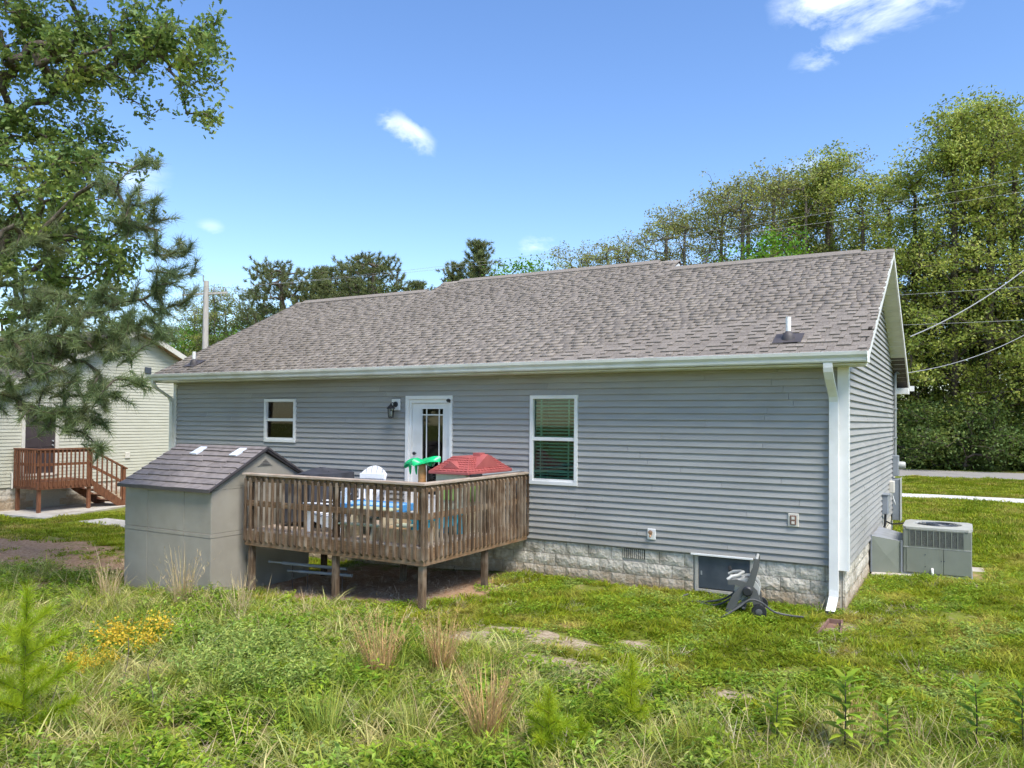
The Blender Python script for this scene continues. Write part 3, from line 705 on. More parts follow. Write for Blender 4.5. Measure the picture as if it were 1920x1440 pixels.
fr_.box(dx0 + .076, a0 - .003, -.02, .07, dzb, 3.059).box(a1 + .003, dx1 - .061, -.02, .07, dzb, 3.059).box(a0 - .003, a1 + .003, -.02, .07, 2.995, 3.058)
fr_.build('door_frame', 'white', dro)
MB().bbox(gx0 - .03, gx0 - .001, .008, .022, gz0 - .03, gz1 + .03).bbox(gx1 + .001, gx1 + .03, .008, .022, gz0 - .03, gz1 + .03).box(gx0 - .001, gx1 + .001, .008, .0215, gz1 + .001, gz1 + .029).box(gx0 - .001, gx1 + .001, .008, .0215, gz0 - .029, gz0 - .001).build('glass_bead', 'white', dro)
MB().box(gx0, gx1, .040, .045, gz0, gz1).build('pane', 'glass_dark', dro)
mu = MB()
for xg in (gx0 + .095, gx1 - .095): mu.box(xg - .010, xg + .010, .028, .038, gz0, gz1)
for zg in (gz1 - .11, gz0 + .11): mu.box(gx0, gx1, .0285, .0375, zg - .010, zg + .010)
mu.build('muntin', 'white', dro)
MB().lathe([(.012, .02), (.012, -.012), (.030, -.022), (.034, -.040), (.024, -.056), (.008, -.06)], (-7.462, 0, 2.055), 'y', 12).build('knob', 'black', dro, smooth=True)
MB().box(dx0 + .05, dx1 - .05, -.06, .06, dzb - .03, dzb + .028).build('threshold', 'galvanised', dro)
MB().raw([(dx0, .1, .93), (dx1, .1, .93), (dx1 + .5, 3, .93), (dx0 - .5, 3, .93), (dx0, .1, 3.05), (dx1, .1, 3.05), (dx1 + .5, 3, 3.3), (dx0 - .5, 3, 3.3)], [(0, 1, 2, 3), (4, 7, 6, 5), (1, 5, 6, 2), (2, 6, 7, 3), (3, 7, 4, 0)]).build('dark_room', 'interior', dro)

# things fixed to the house walls
lt = thing('wall_lantern', 'black coach lantern on a white plate beside the back door', 'lantern', (-7.895, -.02, 2.965))
MB().bbox(-7.995, -7.795, -.050, -.012, 2.855, 3.075, .008).build('mounting_plate', 'white', lt)
MB().lathe([(.055, -.0505), (.05, -.07), (.02, -.08)], (-7.895, 0, 2.97), 'y', 14).build('backplate', 'black', lt, smooth=True)
MB().tube([(-7.895, -.06, 2.97), (-7.895, -.14, 3.00), (-7.895, -.19, 2.985), (-7.895, -.19, 2.955)], .010, 8).build('arm', 'black', lt, smooth=True)
MB().lathe([(.015, 2.975), (.03, 2.955), (.085, 2.90), (.088, 2.888), (.06, 2.885)], (-7.895, -.19, 0), n=6).build('cap', 'black', lt)
cg = MB()
for q in range(6):
    a = q * math.pi / 3; cg.bar((-7.895 + .062 * math.cos(a), -.19 + .062 * math.sin(a), 2.885), (-7.895 + .05 * math.cos(a), -.19 + .05 * math.sin(a), 2.72), .009, .009)
cg.lathe([(.055, 2.735), (.058, 2.72), (.02, 2.705)], (-7.895, -.19, 0), n=6).build('cage', 'black', lt)
MB().lathe([(.054, 2.882), (.043, 2.736)], (-7.895, -.19, 0), n=6).build('globe', 'glass_clear', lt)
MB().lathe([(.012, 2.74), (.022, 2.79), (.018, 2.83), (.008, 2.84)], (-7.895, -.19, 0), n=8).build('bulb', 'white', lt, smooth=True)
cm = thing('security_camera', 'small black camera clipped to the top corner of the back door frame', 'camera', (-6.655, -.06, 3.02))
MB().lathe([(.02, -.05), (.032, -.07), (.034, -.105), (.024, -.13)], (-6.66, 0, 3.035), 'y', 12).build('body', 'black', cm, smooth=True)
MB().tube([(-6.65, -.05, 3.0), (-6.655, -.08, 3.02)], .010, 8).build('bracket', 'black', cm)
ot = thing('outdoor_outlet', 'weatherproof electric outlet box on the grey siding above the crawl space', 'outlet', (-.69, -.02, 1.29))
MB().bbox(-.765, -.617, -.050, -.012, 1.195, 1.385, .006).build('plate', 'cream_trim', ot)
MB().bbox(-.735, -.647, -.064, -.0505, 1.222, 1.358, .008).build('cover', 'rust_brown', ot)
MB().box(-.712, -.670, -.068, -.0645, 1.30, 1.34).box(-.712, -.670, -.068, -.0645, 1.235, 1.275).build('socket', 'cream_trim', ot)
sg = thing('hose_faucet', 'brass hose faucet on a white block set in the siding', 'faucet', (-2.82, -.02, .92))
MB().bbox(-2.888, -2.755, -.050, -.012, .835, 1.005, .006).build('plate', 'white', sg)
MB().tube([(-2.82, -.045, .925), (-2.82, -.085, .92), (-2.82, -.115, .885)], [.016, .018, .014], 10).build('spout', 'brass', sg, smooth=True)
MB().lathe([(.008, -.09), (.034, -.095), (.034, -.105), (.008, -.11)], (-2.82, 0, .955), 'y', 12).build('handle', 'brass', sg)
# electric service on the right wall
ms_ = thing('service_mast', 'grey conduit mast running up the right wall to the eave', 'conduit', (.07, 7.95, 1.9))
MB().tube([(.075, 7.93, 1.95), (.075, 7.93, 3.72), (.085, 7.93, 3.80), (.12, 7.93, 3.84), (.15, 7.93, 3.80)], .032, 10).build('pipe', 'conduit', ms_, smooth=True)
for z in (2.35, 3.0): MB().box(.0, .03, 7.88, 7.98, z, z + .03).box(.03, .125, 7.885, 7.895, z, z + .03).build('clamp', 'galvanised', ms_)
mt_ = thing('electric_meter', 'grey meter box with a round glass meter at the foot of the mast', 'meter', (.08, 7.95, 1.7))
MB().bbox(.024, .15, 7.78, 8.08, 1.50, 1.96, .01).build('box', 'elec_grey', mt_)
MB().lathe([(.085, .151), (.085, .25), (.07, .285), (.02, .29)], (0, 7.93, 1.74), 'x', 16).build('dial_cover', 'reel_light', mt_, smooth=True)
pn = thing('breaker_panel', 'tall grey breaker panel low on the right wall', 'electric panel', (.08, 8.0, 1.0))
MB().bbox(.024, .185, 7.72, 8.10, .52, 1.44, .01).build('cabinet', 'elec_grey', pn)
MB().bbox(.186, .20, 7.70, 8.12, .50, 1.46, .004).build('cabinet_door', 'hvac_top', pn)
jb = thing('cable_box', 'small cream cable box beside the breaker panel', 'cable box', (.08, 7.0, 1.3))
MB().bbox(.024, .125, 6.90, 7.14, 1.19, 1.44, .01).build('case', 'cream_trim', jb)
MB().tube([(.075, 7.02, 1.19), (.11, 7.05, 1.02), (.13, 7.2, .92), (.10, 7.3, 1.0), (.08, 7.25, 1.1)], .008, 6).build('cable', 'white', jb)
db = thing('disconnect_box', 'grey disconnect switch box above the duct', 'electric box', (.08, 5.3, 1.1))
MB().bbox(.024, .135, 5.20, 5.48, .90, 1.27, .01).build('case', 'elec_grey', db)
MB().bbox(.02, .15, 5.18, 5.50, 1.2705, 1.295, .006).build('hood', 'elec_grey', db)
MB().tube([(.08, 5.34, .90), (.075, 5.34, .70), (.06, 5.30, .62)], .022, 8).build('conduit', 'black', db, smooth=True)

# ------------------------------------------------------------------ deck
DX0, DX1, DY0 = -8.60, -5.05, -3.0
FL = .912
deck = thing('deck', 'weathered wooden deck with baluster railing built against the house', 'deck', (-6.8, -1.5, 0))
pw = .14; y = DY0 + .01
fbm = MB().bbox(0, DX1 - DX0 - .02, 0, pw - .008, 0, .026, .003).mesh('floor_board', 'wood_cap')
while y < -.15: inst('floor_board', fbm, deck, (DX0 + .01, y, FL - .026 + random.uniform(-.001, .001))); y += pw
MB().bbox(DX0, DX1, DY0, DY0 + .038, .652, FL - .0265).build('rim_joist', 'wood_x', deck)
MB().bbox(DX0 + .039, DX1 - .039, -.065, -.027, .652, FL - .0265).build('rim_joist', 'wood_x', deck)
for xa in (DX0, DX1 - .038): MB().bbox(xa, xa + .038, DY0 + .0385, -.027, .652, FL - .0265).build('rim_joist', 'wood_y', deck)
jm = MB().box(0, .038, DY0 + .039, -.066, .70, FL - .027).mesh('joist', 'wood_y')
for i in range(1, 9): inst('joist', jm, deck, (DX0 + i * .40, 0, 0))


def post(x, y, zt): MB().bbox(x, x + .089, y, y + .089, float(gz(x, y)) - .25, zt, .006).build('post', 'wood_z', deck)


post(DX0 + .041, DY0 + .041, 1.768); post(-6.78, DY0 + .041, 1.768); post(DX1 - .13, DY0 + .041, 1.768); post(DX1 - .13, -1.31, 1.768); post(DX0 + .041, -1.31, .651)
post(-6.78, -1.31, .651); MB().bbox(DX1 - .13, DX1 - .041, -.155, -.066, FL, 1.768, .006).build('post', 'wood_z', deck);
# rails: cap, upper and middle rails on three sides
MB().bbox(DX0 - .03, DX1 + .035, DY0 - .045, DY0 + .095, 1.770, 1.808, .006).build('rail_cap', 'wood_cap', deck)
for xa in (DX1 - .105,): MB().bbox(xa, xa + .14, DY0 + .0955, -1.42, 1.7705, 1.808, .006).build('rail_cap', 'wood_cap', deck)
for xa in (DX1 - .105,): MB().bbox(xa, xa + .14, -1.417, -.024, 1.7695, 1.807, .006).build('rail_cap', 'wood_cap', deck)
for z0_, z1_ in ((1.675, 1.764), (1.285, 1.374)):
    MB().bbox(DX0 + .002, DX1 - .002, DY0 + .001, DY0 + .039, z0_, z1_).build('rail', 'wood_x', deck)
    for xa in (DX1 - .039,): MB().bbox(xa, xa + .038, DY0 + .0395, -.028, z0_ + .001, z1_).build('rail', 'wood_y', deck)
bw = .036; zt, zb = 1.757, .735
BPR = [(-bw, zb + .012), (-bw, zt - .034), (0, zt), (0, zb - .028)]
bal_f = MB().extr([(a - .0006, c) for a, c in BPR], 'x', 0, bw).mesh('baluster', 'wood_z')
bal_r = MB().extr([(-a + .0006, c) for a, c in BPR], 'y', 0, bw).mesh('baluster', 'wood_z')
nb_ = 29
for i in range(nb_ + 1): inst('baluster', bal_f, deck, (DX0 + .004 + i * (DX1 - DX0 - bw - .008) / nb_ + random.uniform(-.006, .006) * (0 < i < nb_), DY0, random.uniform(-.006, .004)), rot=(0, random.uniform(-.008, .008), 0))
for i in range(26):
    inst('baluster', bal_r, deck, (DX1, DY0 + .02 + i * (2.96 - bw) / 25 + random.uniform(-.005, .005), random.uniform(-.006, .004)), rot=(random.uniform(-.008, .008), 0, 0))

# poles stored under the deck
for q, (a, b_, lab) in enumerate((((-8.45, -2.60, .335), (-7.2, -2.15, .27), 'long grey metal pole lying under the deck near the shed'), ((-8.15, -2.47, .20), (-6.95, -2.30, .215), 'long grey metal pole lying under the deck beside the middle post'))):
    t = thing('metal_pole', lab, 'pole', (a[0], a[1], 0))
    a = Vector(a); b_ = Vector(b_); mid = a.lerp(b_, .17)
    MB().tube([mid, b_], .026, 10).build('tube', 'elec_grey', t, smooth=True); MB().tube([a, mid], .016, 10).build('inner_tube', 'conduit', t, smooth=True)
    MB().tube([a - (b_ - a) * .012, a + (b_ - a) * .006], .022, 10).build('end_cap', 'conduit', t)
    for f in (.3, .85):
        p = a.lerp(b_, f); MB().tube([(p.x, p.y, float(gz(p.x, p.y)) - .05), (p.x, p.y, p.z - .01)], .008, 6).build('stake', 'twig_dark', t)

# ------------------------------------------------------------------ things on the deck
def slat_chair(label, loc, rotz):
    t = thing('adirondack_chair', label, 'chair', loc, rotz, local=True)
    for i in range(5):                      # fanned back slats with rounded top
        x = (i - 2) * .112; top = .93 - abs(i - 2) ** 2 * .022; lean = .30; w = .046
        pr = [(-w * .82, 0), (w * .82, 0), (w, .78), (w, 1.0), (0, 1.0), (-w, 1.0), (-w, .78)]
        vs = []
        for dy in (0, .02):
            for px, pz in pr:
                xx = x * (.78 + .24 * pz) + px; tz = .93 - .16 * (xx / .28) ** 2; h = .30 + pz * (tz - .30); vs.append((xx, .22 + (h - .30) * lean + dy, h))
        n = len(pr); MB().raw(vs, [(k_, (k_ + 1) % n, n + (k_ + 1) % n, n + k_) for k_ in range(n)] + [tuple(range(n))[::-1], tuple(range(n, 2 * n))]).build('back_slat', 'white_plastic', t)
    for i in range(6):
        y = -.32 + i * .098; z = .40 - (i * .022)
        MB().bbox(-.26, .26, y, y + .085, z - .018, z, .004).build('seat_slat', 'white_plastic', t)
    MB().bbox(-.26, .26, .31, .335, .70, .79, .004).build('back_rail', 'white_plastic', t)
    for s in (-1, 1):
        xa, xb = sorted((s * .26, s * .385)); MB().bbox(xa, xb, -.40, .36, .595, .617, .006).build('arm', 'white_plastic', t)
        xa, xb = sorted((s * .285, s * .315)); MB().bbox(xa, xb, -.36, -.26, 0, .594, .004).build('leg', 'white_plastic', t)
        xa, xb = sorted((s * .2615, s * .284)); MB().extr([(-.36, .28), (-.36, .385), (.30, .26), (.55, .0), (.44, .0)], 'x', xa, xb).build('leg', 'white_plastic', t)
        MB().bbox(xa, xb, .31, .36, .2, .594, .003).build('arm_post', 'white_plastic', t)
    return t


slat_chair('white slatted chair standing against the siding left of the back door', (-7.83, -1.05, FL), R(8))
slat_chair('small white slatted chair seen side-on behind the front railing by the black cover', (-7.35, -2.42, FL), R(-78)).scale = (.74, .74, .74)
t = thing('activity_table', 'blue plastic table with white legs in front of the white chair', 'table', (-6.65, -2.1, FL), R(4), local=True)
MB().bbox(-.50, .50, -.26, .26, .40, .435, .012).build('tray', 'sky_plastic', t)
MB().bbox(-.53, .53, -.29, -.262, .33, .45, .01).bbox(-.53, .53, .262, .29, .33, .45, .01).bbox(-.53, -.502, -.261, .261, .33, .45, .01).bbox(.502, .53, -.261, .261, .33, .45, .01).build('rim', 'blue_plastic', t)
for sx_ in (-1, 1):
    for sy_ in (-1, 1): MB().bbox(sx_ * .44 - .035, sx_ * .44 + .035, sy_ * .2 - .035, sy_ * .2 + .035, 0, .399, .008).build('leg', 'white_plastic', t)
t = thing('picnic_table', 'small sage and tan plastic picnic table for children behind the front railing', 'picnic table', (-6.35, -2.62, FL), R(3), local=True)
MB().bbox(-.38, .38, -.02, .26, .40, .43, .008).build('table_top', 'sage_plastic', t)
for yy in (-.30, .40): MB().bbox(-.38, .38, yy, yy + .13, .20, .228, .008).build('bench', 'sage_plastic', t)
for xx in (-.30, .24):
    MB().extr([(-.30, 0), (-.18, 0), (-.02, .40), (.26, .40), (.42, 0), (.54, 0), (.50, .20), (-.26, .20)], 'x', xx, xx + .06).build('end_frame', 'tan_plastic', t)
t = thing('sandbox', 'tan moulded sandbox bin beside the corner post of the deck', 'sandbox', (-5.62, -2.62, FL), R(2), local=True)
MB().extr([(-.30, 0), (.30, 0), (.33, .20), (.29, .20), (.27, .03), (-.27, .03), (-.29, .20), (-.33, .20)], 'y', -.20, .24).build('tub', 'cardboard', t)
MB().box(-.30, .30, -.225, -.2005, 0, .20).build('end_wall', 'cardboard', t)
MB().box(-.30, .30, .2405, .26, 0, .28).build('end_wall', 'cardboard', t)
MB().bbox(-.20, .05, -.10, .16, .20, .235, .008).build('lid', 'sage_plastic', t)
t = thing('plastic_bench', 'turquoise plastic bench behind the right railing of the deck', 'bench', (-5.50, -2.05, FL), R(90), local=True)
MB().bbox(-.50, .50, -.17, .17, .285, .33, .015).build('seat', 'turquoise', t)
for xx in (-.46, .36): MB().extr([(-.16, 0), (-.08, 0), (-.06, .16), (.06, .16), (.08, 0), (.16, 0), (.14, .2845), (-.14, .2845)], 'x', xx, xx + .10).build('leg', 'turquoise', t)
MB().extr([(-.36, .2845), (-.36, .20), (-.28, .155), (.28, .155), (.355, .20), (.355, .2845)], 'y', -.155, -.12).build('apron', 'turquoise', t)
# palm-tree water toy
t = thing('palm_water_toy', 'toy palm tree with green fronds on an orange trunk beside the back door', 'toy', (-6.16, -1.55, FL), R(0), local=True)
MB().lathe([(.12, 0), (.10, .06), (.072, .10), (.068, .5), (.076, .52), (.066, .56), (.074, .75), (.063, .80), (.07, .92), (.055, 1.07)], n=14).build('trunk', 'orange_plastic', t, smooth=True)
MB().lathe([(.26, 0), (.30, .12), (.28, .16), (.10, .17)], n=18).build('basin', 'turquoise', t, smooth=True)
for k_, (ang, ln, dr_) in enumerate(((R(178), .37, .07), (R(8), .33, -.01), (R(90), .27, .05), (R(270), .27, .03))):
    vs = []; n = 7
    for j in range(n):
        u = j / (n - 1); r_ = u * ln; wv = .15 * max(0, math.sin(min(1, .30 + .72 * u) * math.pi)) ** .6 + .012; z = 1.10 + .07 * math.sin(u * 2.2) - dr_ * u * u * 1.6
        for sd, zz in ((-1, -.045), (0, .015), (1, -.045)):
            vs.append((r_ * math.cos(ang) - sd * wv * math.sin(ang), r_ * math.sin(ang) + sd * wv * math.cos(ang), z + zz))
    nn = len(vs); vs += [(a, b_, c - .03) for a, b_, c in vs]
    fs = []
    for j in range(n - 1):
        for q in (0, 1):
            a = j * 3 + q; fs += [(a, a + 1, a + 4, a + 3), (nn + a, nn + a + 3, nn + a + 4, nn + a + 1)]
        fs += [(j * 3, j * 3 + 3, nn + j * 3 + 3, nn + j * 3), (j * 3 + 2, nn + j * 3 + 2, nn + j * 3 + 5, j * 3 + 5)]
    fs += [(0, nn, nn + 1, 1), (1, nn + 1, nn + 2, 2), (nn - 3, nn - 2, 2 * nn - 2, 2 * nn - 3), (nn - 2, nn - 1, 2 * nn - 1, 2 * nn - 2)]
    MB().raw(vs, fs).build('frond', 'green_plastic', t, smooth=True)
for px in (-.22, -.10): MB().tube([(px, -.03, 1.07), (px, -.03, 1.0), (px + .005, -.03, .93), (px + .008, -.03, .885)], [.026, .024, .018, .008], 8).build('spout', 'green_plastic', t, smooth=True)
# playhouse
PX0, PX1, PY0, PY1, PZ = -5.92, -5.24, -1.62, -.34, FL
t = thing('playhouse', 'tan plastic playhouse with a red tiled roof in the corner of the deck', 'playhouse', (-5.58, -1.0, FL))
EAV = 1.845
pwall = MB(); i_ = .05
pwall.box(PX0 + i_, PX1 - i_, PY0 + i_, PY0 + i_ + .03, PZ, EAV - .02).box(PX0 + i_, PX1 - i_, PY1 - i_ - .03, PY1 - i_, PZ, EAV - .02).box(PX0 + i_, PX0 + i_ + .03, PY0 + .081, PY1 - .081, PZ, EAV - .02).box(PX1 - i_ - .03, PX1 - i_, PY0 + .081, PY1 - .081, PZ, EAV - .02)
pw_ = pwall.build('wall', 'tan_plastic', t)
for z in np.arange(PZ + .1, EAV - .05, .095):
    MB().box(PX0 + i_, PX1 - i_, PY0 + i_ - .006, PY0 + i_ - .0005, z, z + .062).build('clapboard', 'tan_plastic', pw_)
    MB().box(PX1 - i_ + .0005, PX1 - i_ + .006, PY0 + .06, PY0 + .50, z, z + .062).build('clapboard', 'tan_plastic', pw_)
sh = MB().bbox(PX1 - i_ + .007, PX1 - i_ + .02, PY0 + .14, PY0 + .42, 1.40, 1.74, .004).build('shutter', 'lime_plastic', t)
MB().bbox(PX1 - i_ + .0065, PX1 - i_ + .022, PY0 + .56, PY0 + 1.14, PZ + .02, 1.80, .006).build('house_door', 'brown_plastic', t)
MB().bbox(PX0 + .16, PX0 + .42, PY0 + i_ - .02, PY0 + i_ - .0065, 1.42, 1.72, .004).build('shutter', 'lime_plastic', t)
rl = [(PX0 - .02, PY0 - .02), (PX1 + .02, PY0 - .02), (PX1 + .02, PY1 + .02), (PX0 - .02, PY1 + .02)]
rt_ = [(PX0 + .17, PY0 + .36), (PX1 - .20, PY0 + .36), (PX1 - .20, PY1 - .30), (PX0 + .17, PY1 - .30)]
RT = 2.10
proof = MB().raw([(a, b_, EAV + .035) for a, b_ in rl] + [(a, b_, RT) for a, b_ in rt_], TF).build('roof', 'red_plastic', t)
MB().bbox(PX0 - .04, PX1 + .04, PY0 - .04, PY1 + .04, EAV - .015, EAV + .034, .008).build('eave_band', 'red_plastic', proof)


def roof_tiles(p00, p10, p01, p11, nu, nv):
    for j in range(nv):
        for i in range(nu):
            u0, u1, v0, v1 = i / nu + .01, (i + 1) / nu - .02, j / nv, (j + 1) / nv
            def q(u, v): return p00.lerp(p10, u).lerp(p01.lerp(p11, u), v)
            a, b_, c, d = q(u0, v0), q(u1, v0), q(u1, v1), q(u0, v1); nrm = (b_ - a).cross(d - a).normalized()
            if nrm.z < 0: nrm = -nrm
            MB().raw([a, b_, c, d, a + nrm * .016, b_ + nrm * .016, c + nrm * .002, d + nrm * .002], TF).build('roof_tile', 'red_plastic', proof)


LV = lambda p, z: Vector((p[0], p[1], z))
roof_tiles(LV(rl[0], EAV + .036), LV(rl[1], EAV + .036), LV(rt_[0], RT + .001), LV(rt_[1], RT + .001), 9, 7)
roof_tiles(LV(rl[1], EAV + .036), LV(rl[2], EAV + .036), LV(rt_[1], RT + .001), LV(rt_[2], RT + .001), 14, 7)
MB().extr([(PX0 + .17, EAV + .075), (PX0 + .51, EAV + .075), (PX0 + .34, EAV + .185)], 'y', PY0 + .03, PY0 + .25).build('dormer', 'red_plastic', proof)
MB().extr([(PY0 + .20, EAV + .06), (PY0 + 1.02, EAV + .06), (PY0 + .62, RT + .035)], 'x', PX1 - .24, PX1 - .01).build('gable_dormer', 'red_plastic', proof)
MB().bbox(PX1 - .26, PX1 - .12, PY0 + .55, PY0 + .70, RT - .05, RT + .055, .006).build('chimney', 'red_plastic', proof)
# long-handled tool lying on the rail
t = thing('long_pole', 'dark telescopic pole lying along the right railing cap', 'pole', (DX1, -1.2, 1.81))
MB().tube([(DX1 - .05, -1.75, 1.835), (DX1 - .02, -.12, 1.83)], .013, 8).build('shaft', 'elec_grey', t, smooth=True)
MB().tube([(DX1 - .051, -1.75, 1.835), (DX1 - .045, -1.45, 1.834)], .021, 8).build('grip', 'black', t, smooth=True)
# covered grill / furniture under a black tarp
t = thing('covered_grill', 'black fabric cover draped over patio furniture beside the shed', 'grill cover', (-8.0, -1.9, FL))
nU, nV = 26, 14; vs = []; rr = random.Random(5)
for j in range(nV + 1):
    for i in range(nU + 1):
        a = 2 * math.pi * i / nU; v = j / nV
        hw, hd = .44 + .03 * math.sin(3 * a + 1), .50 + .04 * math.sin(5 * a)
        sq = 1 / max(abs(math.cos(a)), abs(math.sin(a))) ** .75
        if v < .5: rad = v / .5; zz = 1.795 - .02 * rad ** 2 - .055 * rad * max(0, math.cos(a - .3)) - .11 * rad * max(0, math.cos(a - 3.3)) + .03 * math.exp(-((rad * math.cos(a) - .0) ** 2) / .02) - .03 * rad
        else: rad = 1 + .10 * (v - .5); zz = 1.74 - (v - .5) / .5 * (1.74 - FL - .06) - .06 * max(0, math.cos(a - 3.3)); rad += .03 * math.sin(7 * a + 3 * v) * (v - .5) * 2
        vs.append((-8.02 + hw * sq * rad * math.cos(a), -1.92 + hd * sq * rad * math.sin(a), zz + .045 + rr.uniform(-.006, .006)))
fs = [(j * (nU + 1) + i, j * (nU + 1) + i + 1, (j + 1) * (nU + 1) + i + 1, (j + 1) * (nU + 1) + i) for j in range(nV) for i in range(nU)]
MB().raw(vs, fs).build('cover', 'cover_black', t, smooth=True)
for sx_, sy_ in ((-.35, -.35), (.35, -.35), (-.35, .35), (.35, .35)): MB().box(-8.02 + sx_ - .02, -8.02 + sx_ + .02, -1.92 + sy_ - .02, -1.92 + sy_ + .02, FL, 1.65).build('leg', 'black', t)

# ------------------------------------------------------------------ plastic garden shed
SX0, SX1, SY0, SY1 = -10.90, -8.75, -3.53, -1.40
SRY, SRZ, SEZ = -2.465, 2.20, 1.575
shed = thing('garden_shed', 'taupe plastic garden shed with a purple-brown shingle roof beside the deck', 'shed', (-9.8, -2.45, -.15))
MB().box(SX0 + .03, SX1 - .03, SY0 + .03, SY1 - .03, -.25, 1.58).extr([(SY0 + .03, 1.58), (SY1 - .03, 1.58), (SRY, SRZ - .10)], 'x', SX0 + .03, SX1 - .03).build('frame', 'shed_wall', shed)
# front panels with joints, belt ridge lines
for i, (xa, xb) in enumerate(((SX0, -10.31), (-10.302, -9.40), (-9.392, SX1 - .012))):
    for za, zc in ((-.25, .80), (.804, .868), (.872, 1.57)): MB().bbox(xa, xb, SY0 - .002 - (.004 if za == .804 else 0), SY0 + .0295, za, zc, .004).build('panel', 'shed_wall', shed)
gp_ = MB()
for za, zc in ((-.25, .80), (.804, .868), (.872, 1.55)):
    for ya, yb in ((SY0 + .0, -2.82), (-2.812, SY1)): MB().bbox(SX1 - .0295, SX1 + .002 + (.004 if za == .804 else 0), ya, yb, za, zc, .004).build('panel', 'shed_wall', shed)
MB().extr([(SY0 + .02, 1.555), (SY1 - .02, 1.555), (SY1 - .02, 1.59), (SRY, SRZ - .085), (SY0 + .02, 1.59)], 'x', SX1 - .0295, SX1 + .004).build('gable_panel', 'shed_wall', shed)
MB().extr([(SY0 + .22, 1.60), (SY1 - .22, 1.60), (SRY, SRZ - .20)], 'x', SX1 + .0042, SX1 + .007).build('gable_panel', 'shed_wall', shed)
gv = MB().extr([(SRY - .16, 1.90), (SRY + .16, 1.90), (SRY, 2.03)], 'x', SX1 + .0122, SX1 + .020).build('gable_vent', 'shed_wall', shed)
for i in range(4): MB().box(SX1 + .0201, SX1 + .026, SRY - .11 + i * .027, SRY + .11 - i * .027, 1.912 + i * .024, 1.922 + i * .024).build('louvre', 'shed_trim', gv)
ssl = (SRZ - SEZ) / (SRY - SY0 + .09)
sr = MB().extr([(SY0 - .09, SEZ - .02), (SY0 - .09, SEZ - .055), (SRY, SRZ - .06), (2 * SRY - SY0 + .09, SEZ - .055), (2 * SRY - SY0 + .09, SEZ - .02), (SRY, SRZ - .02)], 'x', SX0 - .07, SX1 + .06).build('roof', 'shed_trim', shed)
sa = math.atan(ssl); sL = math.hypot(SRY - SY0 + .09, SRZ - SEZ); nr = 8
rr = random.Random(9)
SK = [(-10.27, -10.10), (-9.28, -9.11)]
for side in (1, -1):
    for j in range(nr):
        x = SX0 - .07 - rr.uniform(0, .2)
        while x < SX1 + .06:
            w = rr.uniform(.24, .36); xa, xb = max(x, SX0 - .07), min(x + w, SX1 + .06); x += w
            if xb - xa < .03: continue
            if side == 1 and j in (6,) and any(xa < s1 and xb > s0 for s0, s1 in SK): pass
            v0 = j * sL / nr; v1 = v0 + sL / nr + (.02 if j < nr - 1 else 0); tt = .026 + rr.uniform(-.004, .004); dv = rr.uniform(-.012, .012) if j else 0
            pts = []
            for u, v, h in ((xa, v0 + dv, .0), (xb - .006, v0 + dv, .0), (xb - .006, v1, .0), (xa, v1, .0), (xa + .003, v0 + dv, tt), (xb - .009, v0 + dv, tt), (xb - .008, v1, .004), (xa + .002, v1, .004)):
                yy = (SY0 - .09) + v * math.cos(sa) - h * math.sin(sa); zz = SEZ - .02 + v * math.sin(sa) + h * math.cos(sa)
                pts.append((u, yy if side == 1 else 2 * SRY - yy, zz))
            MB().raw(pts, TF).build('shingle', 'shed_roof', sr)
MB().extr([(SRY - .07, SRZ - .03), (SRY, SRZ + .012), (SRY + .07, SRZ - .03), (SRY, SRZ - .015)], 'x', SX0 - .07, SX1 + .06).build('ridge_cap', 'shed_roof', sr)
MB().extr([(SY0 - .10, SEZ + .000), (SY0 - .10, SEZ - .035), (SRY, SRZ - .025), (2 * SRY - SY0 + .10, SEZ - .035), (2 * SRY - SY0 + .10, SEZ + .000), (SRY, SRZ + .014)], 'x', SX1 + .0605, SX1 + .078).build('rake_trim', 'shed_trim', sr)
MB().box(SX0 - .07, SX1 + .077, SY0 - .112, SY0 - .1005, SEZ - .055, SEZ - .005).build('eave_trim', 'shed_trim', sr)
for xa, xb in SK:
    pts = []
    for u, v, h in ((xa, .76 * sL, .012), (xb, .76 * sL, .012), (xb, .96 * sL, .012), (xa, .96 * sL, .012), (xa, .76 * sL, .045), (xb, .76 * sL, .045), (xb, .96 * sL, .030), (xa, .96 * sL, .030)):
        pts.append((u, (SY0 - .09) + v * math.cos(sa) - h * math.sin(sa), SEZ - .02 + v * math.sin(sa) + h * math.cos(sa)))
    MB().raw(pts, TF).build('skylight', 'skylight', sr)

# ------------------------------------------------------------------ package air conditioner, pad and duct
tag(MB().bbox(.03, 1.76, 3.02, 4.62, -.10, .115, .02).build('concrete_pad', 'concrete'), kind='structure')
A0, A1, B0, B1, AZ0, AZ1 = .52, 1.545, 3.22, 4.36, .135, .925
ac = thing('air_conditioner', 'grey packaged air conditioner on a concrete pad beside the house', 'air conditioner', (1.03, 3.8, .12))
MB().bbox(A0, A1, B0, B1, AZ0, AZ1 - .03, .012).build('cabinet', 'hvac', ac)
MB().box(A0 - .01, A1 + .01, B0 - .01, B1 + .01, .116, .1345).build('base_rail', 'elec_grey', ac)
tp = MB(); nc = 28; cx_, cy_, ra = 1.03, 3.80, .345
top = [(A0 - .012, B0 - .012), (A1 + .012, B0 - .012), (A1 + .012, B1 + .012), (A0 - .012, B1 + .012)]
ring = []
for k_ in range(nc):
    a = 2 * math.pi * k_ / nc; c, s = math.cos(a), math.sin(a); m_ = max(abs(c) / ((A1 - A0) / 2 + .012), abs(s) / ((B1 - B0) / 2 + .012)); ring.append((1.0325 + c / m_, 3.79 + s / m_))
